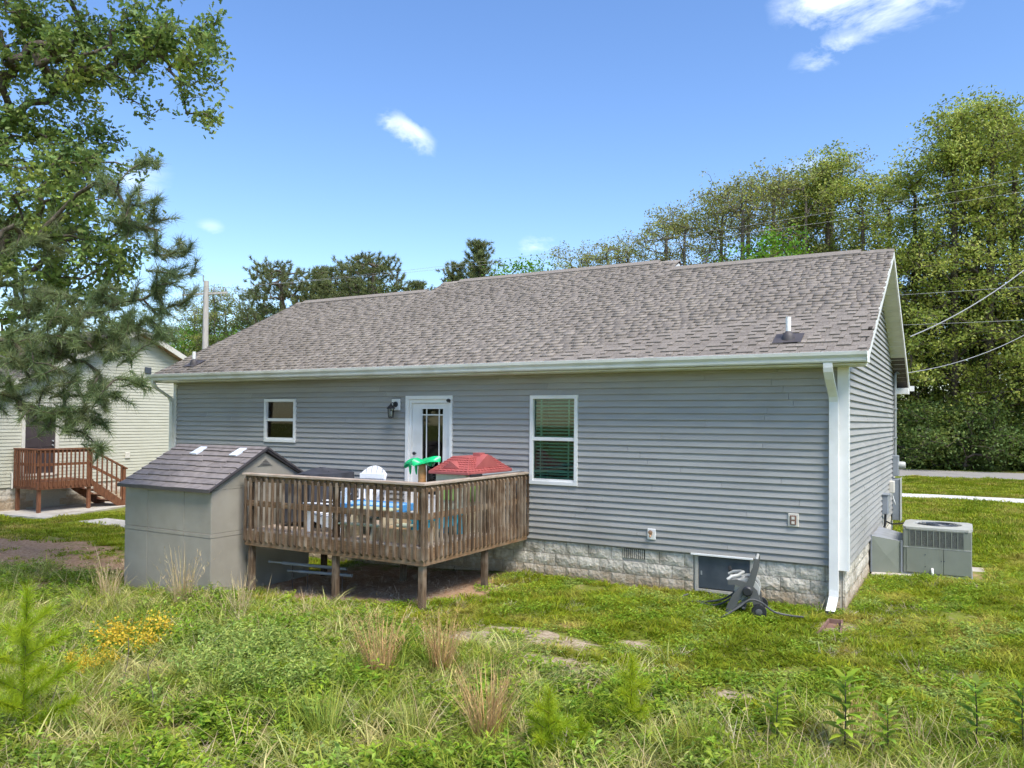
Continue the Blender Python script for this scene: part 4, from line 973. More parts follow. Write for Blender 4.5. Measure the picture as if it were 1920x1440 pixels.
vs = [(x, y, AZ1) for x, y in ring] + [(cx_ + (ra + .03) * math.cos(2 * math.pi * k_ / nc), cy_ + (ra + .03) * math.sin(2 * math.pi * k_ / nc), AZ1 + .012) for k_ in range(nc)] + [(cx_ + ra * math.cos(2 * math.pi * k_ / nc), cy_ + ra * math.sin(2 * math.pi * k_ / nc), AZ1 - .02) for k_ in range(nc)] + [(x, y, AZ1 - .035) for x, y in ring]
fs = [(a_ * nc + k_, a_ * nc + (k_ + 1) % nc, (a_ + 1) * nc + (k_ + 1) % nc, (a_ + 1) * nc + k_) for a_ in (0, 1) for k_ in range(nc)] + [(3 * nc + k_, 3 * nc + (k_ + 1) % nc, (k_ + 1) % nc, k_) for k_ in range(nc)]
MB().raw(vs, fs).build('top_cover', 'hvac_top', ac)
MB().lathe([(ra - .002, AZ1 - .034), (ra - .002, AZ1 - .0285), (.02, AZ1 - .0285)], (cx_, cy_, 0), n=28).build('fan_well', 'black', ac)
fg = MB()
for rr_ in (.06, .12, .18, .24, .30): fg.tube([(cx_ + rr_ * math.cos(R(a)), cy_ + rr_ * math.sin(R(a)), AZ1 + .010) for a in range(0, 361, 20)], .006, 5, cap=False)
for a in range(0, 360, 45): fg.bar((cx_, cy_, AZ1 + .004), (cx_ + .36 * math.cos(R(a)), cy_ + .36 * math.sin(R(a)), AZ1 + .004), .008, .008)
fg.build('fan_guard', 'dark_panel', ac)
# front: coil grille above, panels below
MB().box(A0 + .11, A1 - .12, B0 - .003, B0 + .0, .60, .875).build('coil', 'coil', ac)
gr = MB(); gr.box(A0 + .10, A1 - .11, B0 - .016, B0 - .0035, .872, .885).box(A0 + .10, A1 - .11, B0 - .016, B0 - .0035, .592, .606)
for i in range(10): xg = A0 + .10 + i * (.815 - .012) / 9; gr.box(xg, xg + .012, B0 - .0155, B0 - .0032, .606, .872)
gro = gr.build('coil_guard', 'hvac', ac)
for i in range(13): MB().box(A0 + .112, A1 - .122, B0 - .010, B0 - .0036, .618 + i * .0195, .622 + i * .0195).build('guard_wire', 'hvac', gro)
MB().bbox(A0 + .055, 1.125, B0 - .012, B0 - .0002, .16, .575, .004).build('access_panel', 'hvac', ac); MB().bbox(1.132, A1 - .01, B0 - .012, B0 - .0002, .16, .575, .004).build('access_panel', 'hvac', ac)
MB().box(A0 + .002, A1 - .002, B0 - .014, B0 - .0002, .578, .590).build('belt', 'hvac_top', ac)
for xs_, zs_ in ((.86, .47), (.86, .27), (1.10, .38), (1.14, .38)): MB().lathe([(.010, B0 - .0125), (.010, B0 - .017), (.003, B0 - .018)], (xs_, 0, zs_), 'y', 8).build('screw', 'dark_panel', ac)
for i in range(3): MB().box(A1 + .0005, A1 + .003, B0 + .12 + i * .30, B0 + .36 + i * .30, .60, .87).build('coil', 'coil', ac)
MB().tube([(.965, B0 - .014, .235), (.965, B0 - .065, .225), (.968, B0 - .078, .17), (.972, B0 - .082, .118)], .022, 10).build('drain_pipe', 'white', ac, smooth=True)
MB().tube([(.11, 5.3, .75), (.2, 5.2, .72), (.40, 4.7, .80), (.53, 4.37, .86)], .014, 8).build('power_whip', 'black', ac, smooth=True)
dk = thing('duct', 'galvanised sheet-metal duct joining the air conditioner to the house wall', 'duct', (.25, 3.7, .12))
MB().raw([(.036, 3.10, .118), (.50, 3.24, .118), (.50, 4.30, .118), (.036, 4.55, .118), (.036, 3.10, .74), (.50, 3.24, .66), (.50, 4.30, .66), (.036, 4.55, .74)], [(3, 2, 1, 0), (4, 5, 6, 7), (1, 2, 6, 5), (2, 3, 7, 6), (3, 0, 4, 7)] + []).build('shell', 'galvanised', dk)
# cross-broken front face
cxx = ((.036 + .50) / 2, 3.150, .41)
F4 = [(.036, 3.10, .118), (.50, 3.24, .118), (.50, 3.24, .66), (.036, 3.10, .74)]
MB().raw(F4 + [cxx], [(0, 1, 4), (1, 2, 4), (2, 3, 4), (3, 0, 4)]).build('front_sheet', 'hvac', dk)
MB().bar((.50, 3.225, .118), (.50, 3.225, .68), .03, .03, (0, 1, 0)).build('seam', 'elec_grey', dk)
MB().bar((.037, 3.085, .118), (.037, 3.085, .76), .024, .024, (0, 1, 0)).build('seam', 'elec_grey', dk)

# ------------------------------------------------------------------ splash block, hose reel, hose
sb = thing('splash_block', 'brown gutter splash block in the grass below the downspout', 'splash block', (0, -1.15, .05))
MB().raw([(-.10, -.85, .055), (.055, -.85, .055), (.115, -1.50, .03), (-.125, -1.50, .03), (-.10, -.85, .075), (.055, -.85, .075), (.115, -1.50, .045), (-.125, -1.50, .045)], TF).build('trough', 'rust_brown', sb)
for xa, xb in ((-.105, -.135), (.06, .125)): MB().bar((xa, -.84, .085), (xb, -1.51, .06), .022, .075).build('side_wall', 'rust_brown', sb)
MB().bar((-.115, -.83, .09), (.07, -.83, .09), .022, .08).build('end_wall', 'rust_brown', sb)

hr = thing('hose_reel', 'grey and white wheeled garden hose reel cart by the crawl-space door', 'hose reel', (-1.20, -.78, float(gz(-1.2, -.8)) - .01), R(10), local=True)


def flat(pts, w, t_, y):
    """curved flat arm of a side frame in the x-z plane"""
    m_ = MB()
    P_ = [Vector((p[0], 0, p[1])) for p in pts]; vs = []
    for i, p in enumerate(P_):
        d = (P_[min(i + 1, len(P_) - 1)] - P_[max(i - 1, 0)]).normalized(); n = Vector((-d.z, 0, d.x)); ww = w[i] / 2
        vs += [p + n * ww + Vector((0, y - t_ / 2, 0)), p - n * ww + Vector((0, y - t_ / 2, 0)), p - n * ww + Vector((0, y + t_ / 2, 0)), p + n * ww + Vector((0, y + t_ / 2, 0))]
    fs = [(4 * i + k_, 4 * i + (k_ + 1) % 4, 4 * i + 4 + (k_ + 1) % 4, 4 * i + 4 + k_) for i in range(len(P_) - 1) for k_ in range(4)] + [(3, 2, 1, 0), tuple(range(4 * len(P_) - 4, 4 * len(P_)))]
    return m_.raw(vs, fs)


for s in (-1, 1):
    y = s * .21
    MB().raw([], []).v
    f1 = flat([(-.20, 0), (-.17, .12), (-.10, .27), (-.01, .38), (.06, .40), (.12, .34), (.16, .24), (.19, .12)], [.11, .11, .105, .105, .13, .13, .11, .08], .036, y)
    f2 = flat([(-.21, .46), (-.10, .47), (.0, .44), (.06, .40)], [.06, .075, .085, .09], .030, y + s * .002)
    f3 = flat([(.05, .38), (.10, .50), (.145, .64), (.165, .80)], [.11, .095, .075, .06], .036, y + s * .004)
    f4 = flat([(-.12, .12), (-.02, .20), (.06, .30)], [.03, .03, .03], .02, y)
    f1.raw(f2.v, f2.f).raw(f3.v, f3.f).raw(f4.v, f4.f).build('side_frame', 'reel_grey', hr)
MB().bbox(-.235, -.165, -.195, .195, .02, .11, .01).build('foot_tray', 'reel_light', hr)
MB().bbox(-.03, .02, -.195, .195, .10, .13, .008).build('cross_bar', 'reel_grey', hr)
MB().lathe([(.165, -.165), (.17, -.155), (.165, -.145), (.09, -.14), (.09, .14), (.165, .145), (.17, .155), (.165, .165), (.03, .168)], (.04, 0, .36), 'y', 22).build('drum', 'reel_light', hr, smooth=True)
MB().lathe([(.14, -.138), (.145, 0), (.14, .138)], (.04, 0, .36), 'y', 20).build('wound_hose', 'hose', hr, smooth=True)
hd = MB().bbox(.145, .185, -.19, .19, .775, .815, .014).bbox(.125, .16, -.19, -.125, .60, .775, .01).bbox(.125, .16, .125, .19, .60, .775, .01).bbox(.12, .15, -.125, .125, .60, .64, .008).build('handle', 'reel_light', hr)
MB().tube([(-.22, -.19, .49), (-.16, -.17, .535), (-.08, -.10, .545), (-.02, .0, .575), (-.06, .12, .56), (-.16, .18, .54), (-.23, .19, .50)], .022, 8).build('tray_rim', 'reel_light', hr, smooth=True)
MB().bbox(-.21, .0, -.17, .17, .485, .50, .008).build('tray', 'reel_light', hr)
for s in (-1, 1):
    w_ = MB().lathe([(.055, -.025), (.095, -.024), (.10, -.012), (.10, .012), (.095, .024), (.055, .025)], (.20, s * .255, .10), 'y', 20).build('wheel', 'black', hr, smooth=True)
    MB().lathe([(.03, -.032), (.045, -.028), (.045, .028), (.03, .032)], (.20, s * .255, .10), 'y', 14).build('hub', 'reel_grey', w_, smooth=True)
MB().tube([(.20, -.26, .10), (.20, .26, .10)], .012, 8).build('axle', 'conduit', hr)
MB().lathe([(.065, -.236), (.068, -.26), (.05, -.275)], (.05, 0, .36), 'y', 14).build('crank_hub', 'black', hr, smooth=True)
MB().bar((.04, .24, .36), (-.20, .25, .52), .025, .02).tube([(-.21, .25, .53), (-.23, .36, .56)], .024, 8).build('crank', 'black', hr)
hz = float(gz(-1.5, -.9))
gh = thing('garden_hose', 'thin black hose trailing on the grass from the reel', 'hose', (-1.3, -.9, hz))


def curve_pts(P, n=8):
    P = [Vector(p) for p in P]; out = []
    for i in range(len(P) - 1):
        p0, p1, p2, p3 = P[max(i - 1, 0)], P[i], P[i + 1], P[min(i + 2, len(P) - 1)]
        for k_ in range(n):
            t_ = k_ / n; out.append(.5 * ((2 * p1) + (p2 - p0) * t_ + (2 * p0 - 5 * p1 + 4 * p2 - p3) * t_ ** 2 + (3 * p1 - p0 - 3 * p2 + p3) * t_ ** 3))
    return out + [P[-1]]


MB().tube(curve_pts([(-1.32, -.75, .34), (-1.50, -.72, .20), (-1.78, -.70, .12), (-2.05, -.62, .10), (-2.17, -.52, .11), (-2.12, -.40, .13)]), .014, 7).build('loop', 'hose', gh, smooth=True)
MB().tube(curve_pts([(-1.35, -.85, .26), (-1.6, -.78, .11), (-1.9, -.72, .10), (-2.2, -.76, .09), (-2.35, -.85, .085)]), .014, 7).build('loop', 'hose', gh, smooth=True)
MB().tube(curve_pts([(-1.50, -1.62, .085), (-1.38, -1.42, .09), (-1.20, -1.16, .20), (-1.07, -1.06, .30), (-.93, -1.0, .27), (-.78, -.92, .15), (-.60, -.85, .11), (-.42, -.80, .10)]), .014, 7).build('loop', 'hose', gh, smooth=True)

# ------------------------------------------------------------------ neighbour's house
NX = -23.0; NRY, NRZ = 4.95, 5.72; NEY, NEZ = .10, 3.36
nh = thing('neighbour_house', 'cream-sided neighbouring house with a dark back door beyond the shed', 'house', (NX - 5, 5, -.15))
NS = .47
MB().extr([(.45, .56), (9.45, .56), (9.45, 3.45), (NRY, NRZ - .18), (.45, 3.45)], 'x', NX - 12.6, NX - .02).build('wall', 'cream', nh)
sdn = MB(); k = 0
while .58 + k * EXPO < 5.5:
    z = .58 + k * EXPO; ya, yb = .43, 9.47
    if z + EXPO > 3.3: ya = max(ya, (z + EXPO - NEZ) / NS + NEY + .05); yb = 2 * NRY - ya
    if yb - ya < .2: break
    pr = [(NX + .016, z), (NX + .018, z + .005), (NX + .002, z + EXPO + .008), (NX - .019, z + EXPO + .008), (NX - .019, z)]
    segs = seg_sub([(ya, yb)], 1.26, 2.38) if z < 3.02 and z + EXPO > .9 else [(ya, yb)]
    for s, e in segs: sdn.extr(pr, 'y', s, e)
    k += 1
sdn.build('siding', 'cream', nh)
for xa in (NX - 12.5,):
    MB().box(xa, NX - .02, .43, .449, .58, 3.40).build('side_wall', 'cream', nh)
MB().box(NX - .05, NX + .03, .40, .475, .53, 3.38).build('corner_post', 'cream_trim', nh)
nf = MB().box(NX - 12.5, NX - .045, .47, 9.43, -.5, .56).build('foundation', 'mortar', nh)
for row in range(4):
    z = .56 - .005 - (row + 1) * .203; y = .46 + (.2 if row % 2 else 0)
    while y < 9.0:
        if y > 2.4 or y < 1.4: inst('block', random.choice(bmesh_full), nf, (NX - .035, y, z), rot=(0, 0, R(90)))
        y += .406
nr_ = MB().extr([(NEY, NEZ), (NEY, NEZ - .06), (NRY, NRZ - .06), (2 * NRY - NEY, NEZ - .06), (2 * NRY - NEY, NEZ), (NRY, NRZ)], 'x', NX - 13, NX + .36).build('roof', 'shingle_dark', nh)
V = []; F = []; n = 0; na = math.atan(NS); nL = math.hypot(NRY - NEY, NRZ - NEZ); rr = random.Random(21)
for i in range(int(nL / CE)):
    x = NX - 13
    while x < NX + .36:
        w = rr.choice(WID) * 1.3; t_ = rr.choice(THK); xb = min(x + w, NX + .36)
        for p in [(x, 0, 0), (xb, 0, 0), (xb, CE + .03, -.002), (x, CE + .03, -.002), (x, 0, t_), (xb, 0, t_), (xb, CE + .03, .003), (x, CE + .03, .003)]:
            v = i * CE + p[1]; V.append((p[0], NEY - .02 + v * math.cos(na) - p[2] * math.sin(na), NEZ + .002 + v * math.sin(na) + p[2] * math.cos(na)))
        F += [tuple(8 * n + q for q in f) for f in TF]; n += 1; x = xb
V = np.array(V) - np.array(ROOTLOC[nh.name])
tag(np_obj('shingle_field', 'shingle', V, F, 4, nr_), kind='stuff')
MB().extr([(NEY - .03, NEZ - .02), (NEY - .03, NEZ - .20), (NRY, NRZ - .20), (2 * NRY - NEY, NEZ - .20), (2 * NRY - NEY, NEZ - .02), (NRY, NRZ - .012)], 'x', NX + .335, NX + .38).build('rake_board', 'cream_trim', nh)
MB().extr([(NEY, NEZ - .15), (NEY, NEZ - .17), (NRY, NRZ - .17), (2 * NRY - NEY, NEZ - .17), (2 * NRY - NEY, NEZ - .15), (NRY, NRZ - .15)], 'x', NX + .02, NX + .334).build('rake_soffit', 'wood_x', nh)
nd = MB().box(NX - .02, NX + .012, 1.36, 2.27, .95, 2.97).build('door', 'door_brown', nh)
for ya in (1.46, 1.86):
    for za, zc in ((1.10, 1.60), (1.75, 2.35), (2.45, 2.80)): MB().bbox(NX + .0122, NX + .022, ya, ya + .31, za, zc, .006).build('panel', 'door_brown', nd)
MB().box(NX - .02, NX + .05, 1.26, 1.359, .90, 3.07).box(NX - .02, NX + .05, 2.271, 2.38, .90, 3.07).box(NX - .02, NX + .049, 1.3595, 2.2705, 2.971, 3.069).box(NX - .02, NX + .049, 1.3595, 2.2705, .88, .949).build('door_frame', 'cream_trim', nd)
for z in (1.80, 1.93): MB().lathe([(.01, NX + .012), (.03, NX + .03), (.026, NX + .07)], (0, 2.19, z), 'x', 10).build('knob', 'galvanised', nd)
MB().bbox(NX + .018, NX + .05, 4.62, 4.80, 1.30, 1.50, .01).build('outlet', 'cream_trim', nh)
MB().bbox(NX + .018, NX + .05, 5.3, 5.55, 4.18, 4.40, .01).build('gable_box', 'dark_panel', nh)
MB().tube([(NX + .05, .98, 1.0), (NX + .09, .98, 1.02), (NX + .10, .98, .95), (NX + .10, .98, .55)], .025, 8).build('standpipe', 'cream_trim', nh, smooth=True)
# neighbour's porch and stair
PXa, PXb, PYa, PYb, PF = NX + .08, NX + 1.35, 1.02, 2.70, .78
pg_ = -.15
po = thing('porch', 'small red-brown wooden porch with a stair at the cream house door', 'porch', (NX + .7, 1.9, pg_))
for i in range(9): MB().box(PXa, PXb, PYa + i * .187, PYa + i * .187 + .18, PF - .03, PF).build('floor_board', 'porch_wood', po)
MB().box(PXb - .04, PXb, PYa, PYb, PF - .22, PF - .031).box(PXa, PXb - .041, PYa, PYa + .04, PF - .22, PF - .031).box(PXa, PXb - .041, PYb - .04, PYb, PF - .22, PF - .031).build('rim_joist', 'porch_wood', po)
for x, y, zt_ in ((PXb - .14, PYa + .045, 1.70), (PXb - .14, PYb - .14, 1.70), (PXa + .04, PYa + .045, 1.70)): MB().bbox(x, x + .09, y, y + .09, pg_ - .1, zt_, .005).build('post', 'porch_wood', po)
for z0_, z1_, w in ((1.705, 1.745, .13), (1.62, 1.70, .04), (1.24, 1.32, .04)):
    MB().box(PXb - .05 - w / 2, PXb - .05 + w / 2, PYa, PYb, z0_, z1_).box(PXa, PXb - .051 - w / 2, PYa + .05 - w / 2, PYa + .05 + w / 2, z0_, z1_).build('rail', 'porch_wood', po)
pbm = MB().box(-.018, .018, -.018, .018, PF - .15, 1.69).mesh('baluster', 'porch_wood')
for i in range(13): inst('baluster', pbm, po, (PXb + .019, PYa + .06 + i * .128, 0))
for i in range(9): inst('baluster', pbm, po, (PXa + .10 + i * .13, PYa - .019, 0))
SXm = PXb - .62     # stair runs along the wall, away from the porch
for i in range(4):
    z = PF - (i + 1) * .186; y = PYb + .02 + i * .26
    MB().box(SXm - .50, SXm + .60, y, y + .27, z - .035, z).build('tread', 'porch_wood', po)
for xs_ in (SXm - .54, SXm + .605): MB().extr([(PYb + .005, PF - .05), (PYb + .005, PF - .36), (PYb + .85, pg_), (PYb + 1.10, pg_), (PYb + 1.10, pg_ + .10)], 'x', xs_, xs_ + .04).build('stringer', 'porch_wood', po)
MB().bbox(PXb - .14, PXb - .05, PYb + 1.02, PYb + 1.11, pg_ - .05, 1.08, .005).build('post', 'porch_wood', po)
for dz in (0, -.48): MB().bar((PXb - .09, PYb - .1, 1.70 + dz), (PXb - .09, PYb + 1.15, 1.04 + dz), .05 if dz else .13, .08 if dz else .04).build('stair_rail', 'porch_wood', po)
for i in range(6):
    y = PYb + .12 + i * .16; zt_ = 1.66 - (y - PYb + .1) * .53; MB().box(PXb - .06, PXb - .024, y, y + .036, zt_ - .95, zt_).build('baluster', 'porch_wood', po)
pt = MB().raw([(NX - .02, .35, -.10), (NX + 2.6, .55, -.105), (NX + 1.6, 3.6, -.10), (NX + 1.3, 8.0, -.10), (NX - .02, 8.0, -.10), (NX - .02, .35, -.25), (NX + 2.6, .55, -.25), (NX + 1.6, 3.6, -.25), (NX + 1.3, 8.0, -.25), (NX - .02, 8.0, -.25)],
              [(0, 1, 2, 3, 4), (9, 8, 7, 6, 5), (0, 5, 6, 1), (1, 6, 7, 2), (2, 7, 8, 3), (3, 8, 9, 4), (4, 9, 5, 0)]).build('patio', 'concrete'); tag(pt, kind='structure')
tag(MB().bbox(-19.2, -16.8, .75, 1.55, -.3, -.118, .01).build('paving_slab', 'concrete'), kind='structure')

# ------------------------------------------------------------------ utility pole and wires
up = thing('utility_pole', 'weathered grey utility pole with a crossarm behind the neighbouring house', 'utility pole', (-30.2, 13.6, -.2))
MB().tube([(-30.2, 13.6, -.6), (-30.2, 13.6, 4), (-30.2, 13.6, 9.25)], [.17, .155, .12], 12).build('shaft', 'pole_wood', up, smooth=True)
MB().bar((-31.15, 13.0, 8.55), (-29.3, 14.1, 8.70), .07, .09).build('crossarm', 'pole_wood', up)
for f in (0.04, .3, .7, .96): MB().lathe([(.03, 0), (.05, .05), (.03, .08), (.05, .12), (.015, .16)], (-31.15 + 1.85 * f, 13.0 + 1.1 * f, 8.61 + .15 * f), n=8).build('insulator', 'elec_grey', up)
MB().tube([(-30.2, 13.43, 9.2), (-30.2, 13.43, 9.5)], .03, 8).build('pole_pin', 'conduit', up)


def wire(a, b_, sag, r, label, group=None):
    a = Vector(a); b_ = Vector(b_); pts = []
    for i in range(25):
        t_ = i / 24; p = a.lerp(b_, t_); p.z -= sag * 4 * t_ * (1 - t_); pts.append(p)
    return tag(MB().tube(pts, r, 5).build('power_line', 'wire', smooth=True), label, 'wire', group)


wire((.34, 8.75, 4.72), (6.2, 16, 11.0), .75, .013, 'thick twisted service cable rising from the gable end')
wire((.12, 7.93, 3.80), (6.4, 17, 8.6), .9, .008, 'thin service cable rising from the mast head')
wire((-8, 30.5, 9.0), (22, 31.5, 9.75), .35, .009, 'upper street wire crossing in front of the trees right of the gable', 'wires along the street')
wire((-8, 30.2, 7.55), (22, 31.2, 7.9), .3, .009, 'lower street wire crossing in front of the trees right of the gable', 'wires along the street')
wire((-30.9, 13.15, 8.8), (20, 33, 15.2), 1.0, .005, 'street wire strung high over the roof towards the trees', 'wires along the street')
wire((-29.6, 13.9, 8.9), (20, 33.6, 16.2), 1.0, .005, 'highest street wire over the roof towards the trees', 'wires along the street')

# ------------------------------------------------------------------ trees
def grow(attr, trunk, rbase, rtip, rng, step=.6, up=.5):
    """connect every foliage cluster to the nearest wood below it; returns nodes, parents, radii"""
    nodes = [np.array(trunk[0], float)]; par = [-1]
    for a, b_ in zip(trunk[:-1], trunk[1:]):
        a = np.array(a, float); b_ = np.array(b_, float); n = max(1, int(np.linalg.norm(b_ - a) / step))
        for i in range(1, n + 1): nodes.append(a + (b_ - a) * i / n); par.append(len(nodes) - 2)
    ntr = len(nodes); attr = np.asarray(attr, float); T = np.array(nodes)
    d0 = np.min(np.linalg.norm(attr[:, None] - T[None], axis=2), axis=1)
    cap = ntr + len(attr) * 3 + 8; A = np.zeros((cap, 3)); A[:ntr] = T; n = ntr; tips = []
    for k_ in np.argsort(d0):
        p = attr[k_]; d = np.linalg.norm(A[:n] - p, axis=1); cost = d + up * np.maximum(0, A[:n, 2] - p[2] + .25 * d)
        j = int(np.argmin(cost)); q = A[j]; L_ = d[j]; last = j
        for f in ((.4, .75) if L_ > step * 1.3 else ((.5,) if L_ > step * .6 else ())):
            m_ = q + (p - q) * f + rng.normal(0, .06 * L_, 3); m_[2] += .10 * L_ * math.sin(f * math.pi); A[n] = m_; par.append(last); last = n; n += 1
        A[n] = p; par.append(last); tips.append(n); n += 1
    A = A[:n]; par = np.array(par); cnt = np.ones(n)
    for i in range(n - 1, 0, -1): cnt[par[i]] += cnt[i]
    r = rtip * cnt ** .5; r = np.minimum(r, rbase)
    hh = np.arange(ntr) / max(1, ntr - 1); r[:ntr] = np.maximum(r[:ntr], rbase * (1 - .8 * hh))
    return A, par, r, tips


def wood_mesh(A, par, r, sides=5, rmin=0.0):
    e = np.array([(par[i], i) for i in range(1, len(A)) if r[i] >= rmin]); a, b_ = A[e[:, 0]], A[e[:, 1]]; ra, rb = np.minimum(r[e[:, 0]], r[e[:, 1]] * 1.6), r[e[:, 1]]
    d = b_ - a; ln = np.linalg.norm(d, axis=1, keepdims=True) + 1e-9; d /= ln
    ref = np.where(np.abs(d[:, 2:3]) > .9, np.array([[1., 0, 0]]), np.array([[0, 0, 1.]])); u = np.cross(d, ref); u /= np.linalg.norm(u, axis=1, keepdims=True); w = np.cross(d, u)
    V = []
    ang = np.arange(sides) * 2 * np.pi / sides
    for P, rr_ in ((a, ra), (b_ + d * .01, rb)):
        V.append(P[:, None] + rr_[:, None, None] * (u[:, None] * np.cos(ang)[None, :, None] + w[:, None] * np.sin(ang)[None, :, None]))
    V = np.concatenate(V, 1).reshape(-1, 3); n = len(e); base = (np.arange(n) * 2 * sides)[:, None, None]; k_ = np.arange(sides)
    q = np.stack([k_, (k_ + 1) % sides, sides + (k_ + 1) % sides, sides + k_], 1)[None]
    return V, (base + q).reshape(-1, 4)


def rand_unit(rng, n): v = rng.normal(0, 1, (n, 3)); return v / np.linalg.norm(v, axis=1, keepdims=True)


def cards(cent, nrm, size, outline, rng, tang=None, fold=.0):
    """flat leaves: outline polygon (k,2) placed at every centre"""
    n = len(cent); t = rand_unit(rng, n) if tang is None else tang
    t = t - nrm * np.sum(t * nrm, 1, keepdims=True); t /= np.linalg.norm(t, axis=1, keepdims=True) + 1e-9; b_ = np.cross(nrm, t)
    o = np.asarray(outline, float); V = cent[:, None] + size[:, None, None] * (t[:, None] * o[None, :, 0:1] + b_[:, None] * o[None, :, 1:2] - nrm[:, None] * (fold * np.abs(o[None, :, 1:2])))
    k_ = len(o); return V.reshape(-1, 3), np.arange(n * k_).reshape(n, k_)


LEAF4 = [(0, 0), (.45, .28), (1, 0), (.45, -.28)]
LEAF6 = [(0, 0), (.3, .26), (.7, .22), (1, 0), (.7, -.22), (.3, -.26)]
OAKL = [(0, 0), (.22, .16), (.34, .10), (.46, .32), (.58, .14), (.76, .26), (1, 0), (.76, -.26), (.58, -.14), (.46, -.32), (.34, -.10), (.22, -.16)]


def leaf_cloud(tips, per, spread, size, outline, rng, upbias=.15, flat=.7):
    c = np.repeat(tips, per, axis=0) + rng.normal(0, spread, (len(tips) * per, 3)) * np.array([1, 1, flat])
    nrm = rand_unit(rng, len(c)); nrm[:, 2] = np.abs(nrm[:, 2]) + upbias; nrm /= np.linalg.norm(nrm, axis=1, keepdims=True)
    return cards(c, nrm, size * rng.uniform(.65, 1.25, len(c)), outline, rng)


def needle_tufts(tips, dirs, per, length, width, rng, along=.3):
    """needles radiating round the last piece of every twig"""
    n = len(tips) * per; c = np.repeat(tips, per, 0); d = np.repeat(dirs, per, 0); u = rng.uniform(-along, .05, (n, 1)); base = c + d * u
    nd = d * rng.uniform(.35, 1.1, (n, 1)) + rand_unit(rng, n) * .75; nd /= np.linalg.norm(nd, axis=1, keepdims=True)
    sd = np.cross(nd, rand_unit(rng, n)); sd /= np.linalg.norm(sd, axis=1, keepdims=True) + 1e-9; L_ = length * rng.uniform(.7, 1.15, (n, 1))
    V = np.stack([base - sd * width, base + sd * width, base + nd * L_], 1).reshape(-1, 3); return V, np.arange(3 * n).reshape(n, 3)


def crown_points(rng, n, h0, h1, rad, prof, clump=9, cs=.55):
    pts = []
    for i in range(n):
        u = rng.uniform(0, 1); z = h0 + (h1 - h0) * u; r_ = rad * prof(u) * rng.uniform(.12, 1) ** .45; a = rng.uniform(0, 2 * math.pi)
        c = np.array([r_ * math.cos(a), r_ * math.sin(a), z]); pts.append(c + rng.normal(0, cs, (clump, 3)) * np.array([1.5, 1.5, .55]))
    return np.concatenate(pts)


def hardwood(seed, h, h0, rad, nclump, per, lsize, leafmat, prof, spread=.28, trunk_r=.26, cs=.6, bark='bark'):
    rng = np.random.default_rng(seed); pts = crown_points(rng, nclump, h0, h - .5, rad, prof, 8, cs); pts[:, 2] = np.clip(pts[:, 2], .3, h)
    lean = rng.normal(0, .25, 2); tr = [(0, 0, -.4), (lean[0] * .3, lean[1] * .3, h * .3), (lean[0], lean[1], h * .6), (lean[0] * 1.2, lean[1] * 1.2, h * .88)]
    A, par, r, tips = grow(pts, tr, trunk_r, .009, rng, 1.2)
    V, Q = wood_mesh(A, par, r, 5, .0085); wm = np_mesh('trunk', bark, V, Q, 4)
    V, Q = leaf_cloud(A[tips], per, spread, lsize, LEAF4, rng); return wm, np_mesh('crown', leafmat, V, Q, 4)


def far_pine(seed, h, h0, rad, nclump, round_=True):
    rng = np.random.default_rng(seed); pts = []
    for i in range(nclump):
        u = rng.uniform(0, 1); z = h0 + (h - h0) * u; pr = math.sqrt(max(0, 1 - (2 * u - .9) ** 2 / 1.3)) if round_ else (1.05 - u) * (.75 + .5 * rng.random())
        a = rng.uniform(0, 6.28); r_ = rad * pr * rng.uniform(.35, 1) ** .6; c = np.array([r_ * math.cos(a), r_ * math.sin(a), z]); pts.append(c + rng.normal(0, .5, (6, 3)) * np.array([1, 1, .75]))
    pts = np.concatenate(pts); pts[:, 2] = np.minimum(pts[:, 2], h)
    A, par, r, tips = grow(pts, [(0, 0, -.4), (.1, .1, h * .5), (.2, 0, h * .93)], .22, .013, rng, 1.2, .2)
    V, Q = wood_mesh(A, par, r, 5, .012); wm = np_mesh('trunk', 'bark', V, Q, 4)
    d = A[tips] - A[par[tips]]; d[:, 2] += .25; d /= np.linalg.norm(d, axis=1, keepdims=True) + 1e-9
    V, Q = needle_tufts(A[tips], d, 46, .36, .022, rng, .35); return wm, np_mesh('crown', 'needle_far', V, Q, 3)


def place(name, label, cat, meshes, loc, scale=1., rot=0., group=None):
    t = thing(name, label, cat, loc, rot, group, local=True); t.scale = (scale,) * 3 if not hasattr(scale, '__len__') else scale
    for n_, me in zip(('trunk', 'crown'), meshes):
        o = bpy.data.objects.new(n_, me); COL.objects.link(o); o.parent = t
    return t


P_TALL = lambda u: (.62 + .45 * math.sin(min(1, u * 1.3 + .15) * math.pi)) * (1 - .78 * max(0, u - .45) / .55)
P_OVAL = lambda u: .25 + .85 * math.sin((u * .9 + .08) * math.pi)
P_THIN = lambda u: .5 + .4 * math.sin(u * math.pi)
tall = [hardwood(100 + i, 21, 2.5, 4.6 + .7 * i, 84 + 12 * i, 27, .19, 'leaf_wood', P_TALL, .27, .22, .52) for i in range(3)]
olive = [hardwood(200 + i, 19, 6.0, 3.3 + .4 * i, 66, 18, .18, 'leaf_olive', P_THIN, .24, .17, .5, 'bark_grey') for i in range(3)]
darkt = [hardwood(300 + i, 15, 1.5, 3.8, 80, 22, .20, 'leaf_dark', P_OVAL, .28, .24, .5) for i in range(2)]
bright = hardwood(400, 12, 2, 2.6, 60, 20, .20, 'leaf_bright', P_OVAL, .30, .15)
shrubm = [hardwood(500 + i, 3.4, .2, 1.9, 34, 24, .15, m_, P_OVAL, .28, .06, .4) for i, m_ in enumerate(('leaf_dark', 'leaf_dark', 'leaf_wood'))]
